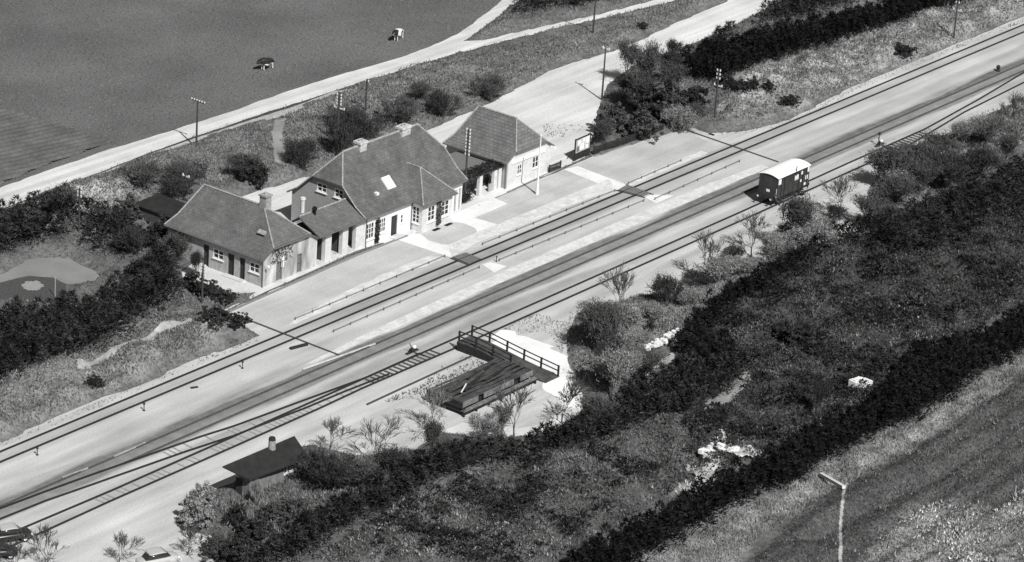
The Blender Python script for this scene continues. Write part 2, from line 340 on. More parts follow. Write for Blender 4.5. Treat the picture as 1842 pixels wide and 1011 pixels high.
M_plat = mat('platform_gravel', .46, rut=0.0, ruta=.06, nz=.09, nscale=4, blot=.12, bscale=.22, bump=.1)
M_path = mat('path_flags', .72, nz=.08, nscale=4, blot=.08, bscale=.6)
M_band = mat('platform_band', .60, nz=.12, nscale=2.5, blot=.14, bscale=.8)
M_apron = mat('apron_concrete', .55, nz=.08, nscale=3, blot=.12, bscale=.4)
M_sand = mat('white_sand', .80, nz=.06, nscale=2, blot=.10, bscale=.3, bump=.2)
M_track = mat('cart_track', .36, nz=.2, nscale=2, blot=.15, bscale=.5)
sheet('pasture', FIELD, .004, M_field, .3, 2)
M_pl = mat('plough', .10, nz=.2, nscale=3, blot=.2, bscale=.3)
# furrows: real ridges in the ploughed corner
pw = gpoly(PLOUGH)
fa = G(0, 300)[:2]; fb = G(170, 262)[:2]; fd = (fb-fa)/np.hypot(*(fb-fa)); fn = np.array([-fd[1], fd[0]])
sx = np.arange(-80, 60, .5); sy = np.arange(-60, 60, .14)
SXX, SYY = np.meshgrid(sx, sy, indexing='ij'); PXW = fa[0]+SXX*fd[0]+SYY*fn[0]; PYW = fa[1]+SXX*fd[1]+SYY*fn[1]
ok = inpoly(PXW, PYW, pw); zz = .02+.26*(0.5+.5*np.sin(SYY*2*math.pi/1.1+fbm(PXW, PYW, 4, 8)*2))*(.4+.9*fbm(PXW, PYW, 2.5, 3))
I2 = np.arange(SXX.size).reshape(SXX.shape); cell = ok[:-1, :-1] & ok[1:, :-1] & ok[1:, 1:] & ok[:-1, 1:]
F2 = np.stack([I2[:-1, :-1], I2[1:, :-1], I2[1:, 1:], I2[:-1, 1:]], -1)[cell]
struct(raw_mesh('ploughed_field', np.stack([PXW, PYW, zz], -1).reshape(-1, 3), F2, M_pl, smooth=True))
sheet('country_road', ROAD, .012, M_road, .22)
sheet('verge', [(-100, 420), (0, 376), (100, 340), (200, 302), (300, 263), (440, 215), (527, 187), (614, 159), (625, 160), (527, 193), (440, 222), (300, 270), (200, 310), (100, 350), (0, 388), (-100, 432)], .0065, mat('verge_grass', .06, nz=.3, nscale=3), .25)
sheet('verge', [(-100, 424), (0, 384), (100, 343), (200, 307), (300, 272), (440, 228), (527, 202), (600, 172), (612, 176), (530, 207), (440, 236), (300, 282), (200, 320), (100, 358), (0, 402), (-100, 446)], .0072, MATS['verge_grass'], .5)
sheet('side_track', TRACK2, .008, M_track, .2)
sheet('forecourt', FORE, .010, M_fore, .35)
sheet('railway_yard', YARD, .006, yard_material(), .35)
sheet('garden_path', GARDEN, .012, mat('garden_gravel', .22, nz=.1, blot=.1), .25)
sheet('garden_lawn', LAWN, .016, mat('lawn', .07, nz=.25, nscale=4), .1)
sheet('side_yard', NORTHYARD, .018, mat('side_yard', .42, nz=.08, blot=.1), .2)
sheet('platform', PLAT, .020, M_plat, .06)
sheet('pavement', APRON, .024, M_apron, .06)
sheet('white_sand', [(889, 606), (905, 597), (940, 600), (975, 612), (1008, 632), (1028, 652), (1042, 688), (1050, 715), (1040, 738), (1004, 728), (985, 692), (940, 664), (900, 640), (885, 622)], .014, M_sand, 1.3, .5)
sheet('sandy_ground', [(845, 757), (880, 765), (940, 770), (985, 760), (1020, 700), (1050, 720), (1040, 748), (1000, 774), (940, 786), (860, 792), (800, 775)], .012, mat('pale_sand', .60, nz=.1, blot=.12), .5, .8)
def drape(name, pts, m, lift=.06, step=.3, wob=.25):
    P = gpoly(pts); x0, y0 = P.min(0)-1; x1, y1 = P.max(0)+1
    xs, ys = np.meshgrid(np.arange(x0, x1, step), np.arange(y0, y1, step), indexing='ij')
    ins = inpoly(xs+wob*2*(fbm(xs, ys, 1.5, 60)-.5), ys+wob*2*(fbm(xs, ys, 1.5, 70)-.5), P)
    z = np.maximum(bilerp(HMAP, xs, ys), 0)+lift; I = np.arange(xs.size).reshape(xs.shape)
    c = ins[:-1, :-1] | ins[1:, 1:]
    F = np.stack([I[:-1, :-1], I[1:, :-1], I[1:, 1:], I[:-1, 1:]], -1)[c]
    used = np.unique(F); mp = np.zeros(xs.size, int); mp[used] = np.arange(len(used))
    return struct(raw_mesh(name, np.stack([xs, ys, z], -1).reshape(-1, 3)[used], mp[F], m, smooth=True))
# paths across the platform
PA = dict(z=.030, m=M_path, wob=.05)
sheet('path', [(717, 432), (744, 420), (757, 422), (771, 433), (795, 440), (806, 441), (818, 452), (812, 464)], **PA)
sheet('path', [(812, 399), (812, 388), (857, 367), (889, 356), (913, 367), (854, 392), (895, 404), (858, 418), (855, 411), (834, 402)], **PA)
sheet('path', [(1014, 305), (1039, 299), (1128, 333), (1109, 344)], **PA)
sheet('path', [(867, 476), (882, 472), (912, 479), (889, 491)], **PA)
sheet('path', [(1159, 355), (1173, 350), (1212, 352), (1180, 367)], **PA)
sheet('platform_edge', [(812, 464), (806, 441), (858, 418), (895, 404), (1000, 361), (1094, 322), (1109, 344), (1060, 357), (960, 398), (860, 437)], .034, M_band, .12, .8)
sheet('platform_edge', [(790, 470), (800, 462), (770, 462), (720, 480), (640, 517), (540, 568), (520, 586), (535, 582), (580, 562), (650, 527), (730, 490)], .034, M_band, .3, .7)
sheet('platform_edge', [(1128, 333), (1150, 318), (1220, 288), (1262, 272), (1275, 276), (1240, 290), (1170, 318), (1132, 337)], .034, M_band, .35, .7)
b0 = G(600, 618)[0]
sheet('island_edge', [(x, .5) for x in (-32, -10, 10, 30, 50)]+[(50, 1.7), (40, 2.3), (20, 2.4), (0, 2.3), (-15, 2.0), (-24, 1.6), (-33, .9)], .026, M_band, .12, 1, world=True)
drape('footpath', [(140, 684), (200, 655), (289, 616), (344, 596), (346, 589), (287, 607), (196, 647), (138, 676)], M_track, wob=.15)
drape('footpath', [(1262, 764), (1268, 742), (1300, 715), (1335, 692), (1325, 670), (1338, 668), (1352, 698), (1322, 722), (1290, 745), (1276, 768)], mat('bend_path', .26, nz=.2, blot=.2), wob=.25)
drape('footpath', [(1520, 885), (1523, 890), (1517, 915), (1512, 960), (1511, 1060), (1505, 1060), (1507, 960), (1512, 915)], M_track, step=.12, wob=.06)
drape('footpath', [(488, 250), (495, 222), (513, 217), (508, 260), (519, 308), (496, 306)], mat('bank_path', .27, nz=.2, blot=.15), wob=.25)
drape('footpath', [(1285, 200), (1330, 186), (1384, 168), (1386, 174), (1335, 192), (1290, 208)], M_track, wob=.15)
# dark gutter strip in front of the buildings and back of the platform
M_dk = mat('dark_kerb', .13, nz=.2)
def strip(name, pts, wd, h, m, z0=0.0, parent=None):
    mb = MB()
    for a, b in zip(pts[:-1], pts[1:]): mb.bar((a[0], a[1], z0+h/2), (b[0], b[1], z0+h/2), wd, h)
    return mb.build(name, m, parent)
M_gut = mat('gutter_stone', .22, nz=.15)
struct(strip('kerb', [G(390, 571)[:2], G(445, 546)[:2], G(640, 460)[:2], G(733, 424)[:2]], .38, .05, M_gut))
struct(strip('kerb', [G(1066, 281)[:2], G(1150, 253)[:2], G(1228, 230)[:2]], .55, .05, M_gut))
struct(strip('kerb', [G(912, 346)[:2], G(988, 311)[:2], G(1012, 303)[:2]], .2, .04, M_gut))
# ------------------------------------------------------------------ rails
M_rail = mat('rail_steel', .035, rough=.6, metal=.2, nz=.2)
M_slp = mat('sleeper_wood', .16, nz=.3); M_slpl = mat('sleeper_pale', .27, nz=.3); M_rail2 = mat('rail_rust', .085, rough=.8, nz=.3); M_slpd = mat('sleeper_dark', .07, nz=.3)
def rail_mesh(pts, mat_=M_rail, wd=.17):
    mb = MB()
    for a, b in zip(pts[:-1], pts[1:]):
        mb.bar((a[0], a[1], .05), (b[0], b[1], .05), wd, .06)
        mb.bar((a[0], a[1], .13), (b[0], b[1], .13), .08, .10)
    return mb
def track(label, r1, r2, sl=None, smat=None, rm=M_rail):
    t = thing('railway_track', label, 'track', (*r1[0][:2], 0), 0, 'railway tracks')
    ox, oy = r1[0][0], r1[0][1]
    for r in (r1, r2): rail_mesh([(p[0]-ox, p[1]-oy) for p in r]).build('rail', rm, t)
    if sl:
        k = 0
        for (a, b, half) in sl:
            L = np.hypot(b[0]-a[0], b[1]-a[1]); d = ((b[0]-a[0])/L, (b[1]-a[1])/L); n = int(L/.68)
            for i in range(n):
                if random.random() < .3: continue
                x = a[0]+d[0]*i*.68; y = a[1]+d[1]*i*.68; q = random.uniform(-.05, .05)
                mb = MB().bar((x-ox+d[1]*half, y-oy-d[0]*half, 0), (x-ox-d[1]*(half+q), y-oy+d[0]*(half+q), 0), .2, .065)
                mb.build('sleeper', smat or M_slpl, t); k += 1
                if k > 96: break
    return t
def px(pts): return [tuple(G(*p)[:2]) for p in pts]
ext = lambda a, b, L: [(a, b), (a+L, b)]
ym1, ym2 = 7.55, 5.93
track('straight main line track nearest the platform', [(-90, ym1), (0, ym1), (60, ym1), (135, ym1)], [(-90, ym2), (0, ym2), (60, ym2), (135, ym2)])
track('loop track on dark oily ballast between island and siding', [(-90, -1.25), (-77, -.78), (135, -.76)], [(-62.4, -2.36), (-51, -2.3), (135, -2.3)], rm=M_rail2)
SU = -5.58; SL = -7.15
Srt = px([(1664, 233), (1760, 180), (1842, 131), (1930, 78)]); Srl = px([(1637, 261), (1734, 203), (1842, 149), (1940, 96)])
Sl1 = px([(657, 681), (550, 729), (428, 783), (200, 884), (160, 901), (37, 953), (-60, 995)])
Sl2 = px([(651, 700), (572, 737), (420, 805), (200, 902), (104, 946), (-60, 1020)])
track('siding track under the goods wagon running to the lower left corner', Sl1[::-1]+[(-18.7, SU), (36, SU), (58, SU+.25)]+Srt, Sl2[::-1]+[(-18.7, SL), (36, SL), (56, SL+.1)]+Srl,
      sl=[(((Sl1[4][0]+Sl2[3][0])/2, (Sl1[4][1]+Sl2[3][1])/2), ((Sl1[0][0]+Sl2[0][0])/2, (Sl1[0][1]+Sl2[0][1])/2), .76), ((-31.5, -6.35), (-20.2, -6.35), .76)])
C1 = px([(755, 637), (657, 681), (550, 720), (480, 746), (420, 768), (360, 787), (243, 828), (160, 857), (80, 886), (0, 916), (-80, 948)])
C2 = px([(700, 674), (616, 707), (550, 735), (487, 759), (421, 785), (330, 815), (160, 875), (80, 903), (0, 935), (-80, 970)])
track('curved turnout track crossing from the siding to the loop', C1, C2, sl=[(tuple((np.array(px([(300, 808)])[0])+np.array(px([(300, 825)])[0]))/2), tuple((np.array(C1[3])+np.array(C2[3]))/2), .74)])
# closely spaced dark sleepers at the siding turnouts
def baulks(label, x0, x1, ya, yb, n):
    t = thing('timber_crossing', label, 'timbers', (x0, ya, 0), 0)
    for i in range(n):
        x = (x1-x0)*i/(n-1); MB().box(x-.12, x+.12, 0, yb-ya, .02, .07).build('timber', M_slpd, t)
xa = G(800, 632)[0]
baulks('row of dark cross timbers between the siding rails by the ramp', -31.2, -20.9, SL+.15, SU-.15, 15)
xr = G(1590, 262)[0]
baulks('dark cross timbers under the rails beside the far point lever', 64.5, 74, SL+.2, SU+.4, 13)
# old rail end lying by the ramp
p0 = G(660, 729); p1 = G(880, 627)
r = strip('disused_rail', [p0[:2], p1[:2]], .16, .14, M_slpd, .02); tag(r, 'single disused dark rail lying in the sand left of the loading ramp', 'rail')
# channels across the tracks
M_chan = mat('channel_boards', .07, nz=.2)
def channel(label, a, b, wd=.2):
    a = G(*a); b = G(*b); o = strip('cable_channel', [a[:2], b[:2]], wd, .07, M_chan, .03); tag(o, label, 'cable channel', 'boarded channels crossing the platform')
channel('dark boarded channel crossing the tracks at the near end of the platform', (415, 564), (616, 642))
channel('dark boarded channel crossing the tracks at the far end of the platform', (1227, 232), (1400, 292))
channel('short dark channel along the near edge of the first foot crossing', (811, 465), (843, 477), .28)
channel('short dark channel along the far edge of the first foot crossing', (838, 456), (866, 468), .16)
channel('short dark channel along the near edge of the second foot crossing', (1108, 343), (1160, 356), .2)
channel('short dark channel along the far edge of the second foot crossing', (1126, 333), (1175, 351), .14)
M_cross = mat('crossing_boards', .17, nz=.25, pattern='plank', psc=(.25, 5))
for i, (pts, lb) in enumerate((([(814, 464), (838, 456), (863, 467), (843, 476)], 'grey timber foot crossing between the rails by the station entrance'),
                               ([(1112, 343), (1128, 334), (1168, 349), (1155, 354)], 'grey timber foot crossing between the rails beyond the flagpole'))):
    q = gpoly(pts); mb = MB().slab([(p[0], p[1], .15) for p in q], .12); tag(mb.build('foot_crossing', M_cross), lb, 'crossing', 'timber foot crossings')
# ------------------------------------------------------------------ walls with real openings
def wall(mb, P0, U, Nn, L, z0, z1, openings, t=.3):
    """wall from P0 along unit U, outward normal Nn; openings (u0,u1,v0,v1)"""
    us = sorted({0, L, *[o[0] for o in openings], *[o[1] for o in openings]}); vs = sorted({z0, z1, *[o[2] for o in openings], *[o[3] for o in openings]})
    for a, b in zip(us[:-1], us[1:]):
        for c, d in zip(vs[:-1], vs[1:]):
            mu, mv = (a+b)/2, (c+d)/2
            if any(o[0] < mu < o[1] and o[2] < mv < o[3] for o in openings): continue
            A = Vector(P0)+Vector(U)*a; B = Vector(P0)+Vector(U)*b; T = -Vector(Nn)*t
            q = [A, B, B+T, A+T]; mb.slab([(p.x, p.y, d) for p in q], d-c)
M_white = mat('white_paint', .78, rough=.5, nz=.06); M_glass = mat('window_glass', .03, rough=.12, spec=.6, nz=.4, nscale=1.5)
M_dark = mat('dark_interior', .012); M_door = mat('dark_door', .05, nz=.2, pattern='plank', psc=(.18, 4))
M_ldoor = mat('pale_door', .38, nz=.15, pattern='plank', psc=(.2, 4))
def window(par, P0, U, Nn, u0, u1, v0, v1, cols=2, rows=3, sill=True, fw=.09):
    """frame with glazing bars set just inside the opening, glass behind"""
    U = Vector(U); Nn = Vector(Nn); P0 = Vector(P0)
    def pt(u, v, d): q = P0+U*u+Nn*d; return (q.x, q.y, v)
    mb = MB()
    def bar(ua, ub, va, vb, d0=-.10, d1=-.02):
        q = [pt(ua, vb, d1), pt(ub, vb, d1), pt(ub, vb, d0), pt(ua, vb, d0)]; mb.slab(q, vb-va)
    bar(u0, u0+fw, v0, v1); bar(u1-fw, u1, v0, v1); bar(u0+fw, u1-fw, v0, v0+fw); bar(u0+fw, u1-fw, v1-fw, v1)
    W_, H_ = u1-u0-2*fw, v1-v0-2*fw
    for i in range(1, cols): c = u0+fw+W_*i/cols; bar(c-.04, c+.04, v0+fw, v1-fw, -.095, -.025)
    for j in range(1, rows): c = v0+fw+H_*j/rows; bar(u0+fw, u1-fw, c-.025, c+.025, -.09, -.03)
    if sill:
        q = [pt(u0-.08, v0-.002, .12), pt(u1+.08, v0-.002, .12), pt(u1+.08, v0-.002, -.12), pt(u0-.08, v0-.002, -.12)]; mb.slab(q, .08)
    f = mb.build('window', M_white, par)
    g = MB(); g.face([pt(u0, v0, -.16), pt(u1, v0, -.16), pt(u1, v1, -.16), pt(u0, v1, -.16)]); g.build('pane', M_glass, f)
    return f
def door(par, P0, U, Nn, u0, u1, v1, m=None, v0=0.0):
    U = Vector(U); Nn = Vector(Nn); P0 = Vector(P0)
    def pt(u, v, d): q = P0+U*u+Nn*d; return (q.x, q.y, v)
    mb = MB(); mb.slab([pt(u0+.05, v1-.05, -.18), pt(u1-.05, v1-.05, -.18), pt(u1-.05, v1-.05, -.25), pt(u0+.05, v1-.05, -.25)], v1-v0-.07)
    d = mb.build('door', m or M_door, par)
    h = MB(); h.bar(pt(u1-.2, v0+1, -.15), pt(u1-.32, v0+1, -.15), .04); h.build('handle', M_rail, d)
    fr = MB()
    for ua, ub in ((u0, u0+.05), (u1-.05, u1)): fr.slab([pt(ua, v1, -.08), pt(ub, v1, -.08), pt(ub, v1, -.2), pt(ua, v1, -.2)], v1-v0-.02)
    fr.build('door_frame', M_white if m is M_ldoor else M_slp, d)
    return d
def ridge(mb, pts, r=.13):
    for a, b in zip(pts[:-1], pts[1:]): mb.tube(a, b, r, r, 6)
M_tileR = mat('pantiles_bold', .17, nz=.15, nscale=1.5, blot=.12, bscale=.6, pattern='tile', pc=.2, psc=(.6, .42), bump=.3, bumps=4)
M_tileL = mat('pantiles_fine', .145, nz=.15, nscale=2.5, blot=.14, bscale=.5, pattern='tile', pc=.55, psc=(.4, .3), bump=.3, bumps=4)
M_tileM = mat('roof_main', .135, nz=.16, nscale=2, blot=.2, bscale=.45, pattern='tile', pc=.6, psc=(.5, .32), bump=.25, bumps=4)
M_ridge = mat('ridge_tiles', .30, nz=.3, nscale=4); M_plaster = mat('plaster', .40, nz=.10, nscale=2, blot=.18, bscale=.5)
M_plasterL = mat('plaster_light', .62, nz=.08, nscale=2, blot=.08, bscale=.5)
M_plasterS = mat('plaster_stained', .42, nz=.22, nscale=1.4, blot=.4, bscale=1.1, stretch=(1, 1, .25))
M_brick = mat('brick_wall', .46, nz=.15, pattern='tile', pc=.7, psc=(.25, .08)); M_soffit = mat('soffit', .10)
M_chim = mat('chimney_brick', .38, nz=.25, nscale=3, pattern='tile', pc=.7, psc=(.25, .09)); M_gutter = mat('gutter_zinc', .14, rough=.5)
M_board = mat('weatherboard', .46, nz=.15, nscale=2, pattern='plank', psc=(.2, 6), pc=.6)

def pavilion(label, x0, x1, y0, y1, ry0, ry1, tile, zr=7.0, west=(), south=(), wmat=M_plaster, smat=M_plasterL, wdoors=(), sdoors=(), wwins=(), swins=()):
    t = thing('pavilion', label, 'building', (x0, y0, 0)); W_ = x1-x0; D_ = y1-y0; rx = W_/2; a, b = ry0-y0, ry1-y0
    e = .35; k = 1.25; zl, zm = 3.25, 4.2; f = (k+e)/(rx+e)
    yn = (D_+.3)+(b-(D_+.3))*f
    rf = MB(); T = .14
    for sgn in (0, 1):
        X = (lambda v: v) if sgn == 0 else (lambda v: W_-v)
        rf.slab([(X(-e), D_+.3, zl), (X(-e), -.3, zl), (X(k), -.3, zm), (X(k), yn, zm)], T)
        rf.slab([(X(k), -.3, zm), (X(rx), a, zr), (X(rx), b, zr), (X(k), yn, zm)], T)
    rf.slab([(k, -.3, zm), (W_-k, -.3, zm), (rx, a, zr)], T)
    rf.slab([(-e, D_+.3, zl), (k, yn, zm), (W_-k, yn, zm), (W_+e, D_+.3, zl)], T); rf.slab([(k, yn, zm), (rx, b, zr), (W_-k, yn, zm)], T)
    r = rf.build('roof', tile, t)
    rd = MB(); ridge(rd, [(rx, a, zr+.02), (rx, b, zr+.02)]); ridge(rd, [(rx, a, zr), (k, -.3, zm)], .09); ridge(rd, [(rx, a, zr), (W_-k, -.3, zm)], .09)
    ridge(rd, [(rx, b, zr), (k, yn, zm), (-e, D_+.3, zl)], .09); ridge(rd, [(rx, b, zr), (W_-k, yn, zm), (W_+e, D_+.3, zl)], .09); rd.build('ridge_tiles', M_ridge, r)
    gt = MB(); gt.tube((-e-.03, D_+.3, zl-.1), (-e-.03, -.3, zl-.1), .07, n=6); gt.tube((k, -.36, zm-.1), (W_-k, -.36, zm-.1), .07, n=6)
    gt.tube((-.1, -.08, zl-.1), (-.1, -.08, .05), .05, n=6); gt.build('gutter', M_gutter, r)
    # walls
    ww = MB(); wo = [(u0, u1, v0, v1) for (u0, u1, v0, v1, *_) in list(wwins)+[(d[0], d[1], .0, d[2]) for d in wdoors]]
    wall(ww, (0, 0, 0), (0, 1, 0), (-1, 0, 0), D_, 0, zl-.05, wo); wall(ww, (W_, .3, 0), (0, 1, 0), (1, 0, 0), D_-.6, 0, zl-.05, [])
    wall(ww, (0.3, D_, 0), (1, 0, 0), (0, 1, 0), W_-.3, 0, zl-.05, []); ww.build('wall', wmat, t)
    sw = MB(); sop = [(u0-.3, u1-.3, v0, v1) for (u0, u1, v0, v1, *_) in list(swins)+[(d[0], d[1], .0, d[2]) for d in sdoors]]
    wall(sw, (.3, 0, 0), (1, 0, 0), (0, -1, 0), W_-.3, 0, zl-.05, sop)
    b_ = len(sw.v); prof = [(0.02, zl-.05), (W_-.02, zl-.05), (W_-.02, zl+.02), (W_-k+.05, zm-.12), (k-.05, zm-.12), (.02, zl+.02)]
    sw.v += [(p[0], 0.0, p[1]) for p in prof]+[(p[0], .3, p[1]) for p in prof]; n = 6
    sw.f += [tuple(b_+i for i in range(n)), tuple(b_+n+i for i in reversed(range(n)))]+[(b_+i, b_+(i+1) % n, b_+n+(i+1) % n, b_+n+i) for i in range(n)]
    sw.build('front_wall', smat, t)
    fl = MB().box(.35, W_-.35, .35, D_-.35, .01, .05); fl.build('floor', M_dark, t)
    for (u0, u1, v0, v1, c, rr) in wwins: window(t, (0, 0, 0), (0, 1, 0), (-1, 0, 0), u0, u1, v0, v1, c, rr)
    for (u0, u1, v0, v1, c, rr) in swins: window(t, (0, 0, 0), (1, 0, 0), (0, -1, 0), u0, u1, v0, v1, c, rr)
    for d in wdoors: door(t, (0, 0, 0), (0, 1, 0), (-1, 0, 0), d[0], d[1], d[2], d[3])
    for d in sdoors: door(t, (0, 0, 0), (1, 0, 0), (0, -1, 0), d[0], d[1], d[2], d[3])
    return t
XL, YL = -20.8, 17.3
def wy(a, b, y=YL, x=XL):      # west wall: photo pixel columns -> wall coordinate
    return Gx(a[0], a[1], x)[1]-y, Gx(b[0], b[1], x)[1]-y
def span(p, q, x=XL, y=YL):
    A, B = Gx(*p, x), Gx(*q, x); u = sorted((A[1]-y, B[1]-y)); v = sorted((A[2], B[2])); return u[0], u[1], v[0], v[1]
w1 = span((383.5, 449), (402, 466)); w2 = span((449, 470), (466.5, 488))
hw = lambda w: (round(w[0], 2), round(w[1], 2), 1.35, 2.45)
def du(a): return Gx(a[0], a[1], XL)[1]-YL
dA = sorted((du((365, 450)), du((376, 450)))); dB = sorted((du((409, 475)), du((421, 475)))); dC = sorted((du((430, 482)), du((440.5, 482))))
def sx_(a, y=YL, x=XL): return Gy(a[0], a[1], y)[0]-x
sA = sorted((sx_((497, 482)), sx_((508, 482)))); sB = sorted((sx_((534.5, 470)), sx_((543, 470))))
pl = pavilion('near pavilion with fine tiled roof, small white windows and plank doors', XL, -12.3, YL, 30.9, 21.2, 29.8, M_tileL,
              wdoors=[(dA[0], dA[1], 2.5, M_door), (dB[0], dB[1], 2.5, M_door), (dC[0], dC[1], 2.5, M_door)],
              wwins=[(*hw(w1), 2, 2), (*hw(w2), 2, 2)], sdoors=[(sA[0], sA[1], 2.2, M_slp), (sB[0], sB[1], 2.2, M_slp)], smat=M_plasterS, wmat=M_board)
XR, YR = 21.3, 17.6
def sR(p, q): A, B = Gy(*p, YR), Gy(*q, YR); return A[0]-XR, B[0]-XR
r1 = sR((931, 300), (939, 300)); r2 = sR((958, 290), (969, 290))
pr = pavilion('far pavilion with bold pantiled roof and pale front wall by the flagpole', XR, 29.6, YR, 26.4, 19.7, 25.3, M_tileR,
              swins=[(r1[0], r1[1], 1.15, 2.35, 2, 2), (r2[0], r2[1], 1.15, 2.6, 2, 2)])
# white fascia panel and wall lamp of the far pavilion
MB().box(.9, 7.2, -.12, -.002, 2.75, 3.2).build('fascia_panel', M_white, pr)
lm = MB().tube((8.0, -.05, 3.1), (8.5, -.5, 3.1), .025).tube((8.5, -.5, 3.12), (8.5, -.5, 2.95), .05, .16); lm.build('wall_lamp', M_white, pr)
# lamps and cables on the near pavilion
lm = MB().tube((.15, -.02, 2.5), (.15, -.55, 2.6), .03).ball((.15, -.6, 2.5), .17); lm.build('wall_lamp', M_white, pl)
lm = MB().tube((3.0, -.02, 2.35), (2.6, -.9, 2.5), .05).box(2.9, 3.25, -.12, -.01, 1.5, 2.7); lm.build('sign_bracket', M_white, pl)
ch = MB().box(-.45, .45, -.45, .45, 0, 1.5).box(-.55, .55, -.55, .55, 1.5, 1.68)
c_ = ch.build('chimney', M_chim, pl); c_.location = (4.5, 3.9, 6.6)
MB().tube((0, 0, 1.68), (0, 0, 1.9), .2, .17).build('chimney_pot', M_chim, c_)
sk1 = MB().box(-.25, .25, -.5, .5, 0, .18); o = sk1.build('roof_hatch', M_ridge, pl); o.location = (2.0, 2.0, 5.1); o.rotation_euler = (0, -.75, 0)
# steps outside the near pavilion doors
mb = MB().box(-.75, -.02, dC[0]-.2, dB[1]+.2, 0.02, .14); mb.build('doorstep', M_apron, pl)

# ---- arcade wing
A0, A1, AY = -12.3, -4.35, 17.35
aw = thing('arcade_wing', 'low tiled wing with three open bays between near pavilion and main building', 'building', (A0, AY, 0)); AL = A1-A0
ax = [Gy(p[0], p[1], AY)[0]-A0 for p in ((568, 455), (585, 448), (596, 444), (616, 436), (626, 432), (640, 426), (652, 421))]
for a, b in ((.0, .25), (ax[1], ax[2]), (ax[3], ax[4]), (ax[5], AL)): MB().box(a, min(b, AL-.02), 0, .5, 0, 3.0).build('pier', M_plasterL, aw)
MB().box(.0, AL-.02, 0.02, .48, 3.0, 3.45).build('lintel', M_plaster, aw)
MB().box(0.02, AL-.04, 3.6, 3.9, 0, 3.4).build('back_wall', M_slpd, aw)  # shade inside the open bays is put into this dark wall colour
MB().box(0.02, AL-.04, -.1, 3.6, .01, .06).build('floor', M_apron, aw)
for xx in (ax[1], ax[3]+.2): MB().box(xx, xx+.2, .5, 3.6, .06, 3.3).build('partition', M_slpd, aw)  # partitions darkened too: bay shade painted as colour
WR = 2.5; WZ = 5.0
rf = MB(); rf.slab([(0, -.5, 3.55), (AL-.01, -.5, 3.55), (AL-.01, 1.2, 4.35), (0, 1.2, 4.35)], .14); rf.slab([(0, 1.2, 4.35), (AL-.01, 1.2, 4.35), (AL-.01, WR, WZ), (0, WR, WZ)], .14)
rf.slab([(0, WR, WZ), (AL-.01, WR, WZ), (AL-.01, 4.4, 3.6), (0, 4.4, 3.6)], .14); rr_ = rf.build('roof', M_tileL, aw)
rg = MB(); ridge(rg, [(0, WR, WZ+.03), (AL, WR, WZ+.03)], .1); rg.build('ridge_tiles', M_ridge, rr_)
MB().tube((0, -.56, 3.45), (AL, -.56, 3.45), .07, n=6).build('gutter', M_gutter, rr_)
cw = MB().tube((0, 0, -.3), (0, 0, .55), .16).ball((0, 0, .75), .3); o = cw.build('chimney_cowl', M_dark, aw); p_ = Gy(566, 381, 19.5); o.location = (p_[0]-A0, 19.5-AY, p_[2]-.4)
cw = MB().tube((0, 0, -.4), (0, 0, 1.1), .22).tube((0, 0, 1.1), (0, 0, 1.35), .32, .28); o = cw.build('flue_pipe', M_plasterL, aw); p_ = Gy(545, 359, 21); o.location = (p_[0]-A0, 21-AY, p_[2]-1.1)

# ---- main building
X0, X1, Y0, Y1 = -4.35, 12.6, 17.1, 27.9; YC = 22.4
mn = thing('station_building', 'large hipped station building with two chimneys and a projecting bay', 'building', (X0, Y0, 0))
def lp(x, y, z): return (x-X0, y-Y0, z)
prof = [(-.42, 3.58), (1.1, 4.5), (3.15, 6.45), (YC-Y0, 9.2)]
ML = X1-X0; HC = YC-Y0; hz = 6.45; hy0 = 3.15; hy1 = 2*HC-3.15; rxe = 2.0
rf = MB(); e = .38; T = .15
for m_ in (0, 1):
    Yf = (lambda v: v) if m_ == 0 else (lambda v: 2*HC-v)
    for (a, za), (b, zb) in zip(prof[:-2], prof[1:-1]): rf.slab([(-e, Yf(a), za), (ML+e, Yf(a), za), (ML+e, Yf(b), zb), (-e, Yf(b), zb)], T)
    rf.slab([(-e, Yf(hy0), hz), (ML+e, Yf(hy0), hz), (ML-rxe, HC, 9.2), (rxe, HC, 9.2)], T)
rf.slab([(-e, hy0, hz), (-e, hy1, hz), (rxe, HC, 9.2)], T); rf.slab([(ML+e, hy0, hz), (ML+e, hy1, hz), (ML-rxe, HC, 9.2)], T)
mroof = rf.build('roof', M_tileM, mn)
rd = MB(); ridge(rd, [(rxe, HC, 9.22), (ML-rxe, HC, 9.22)], .15)
for sx2, xe in ((rxe, -e), (ML-rxe, ML+e)):
    for yy in (hy0, hy1): ridge(rd, [(sx2, HC, 9.2), (xe, yy, hz)], .1)
for xe in (-e, ML+e):
    for Yf in ((lambda v: v), (lambda v: 2*HC-v)):
        ridge(rd, [(xe, Yf(a), za) for a, za in prof[:-1]], .08)
rd.build('ridge_tiles', M_ridge, mroof)
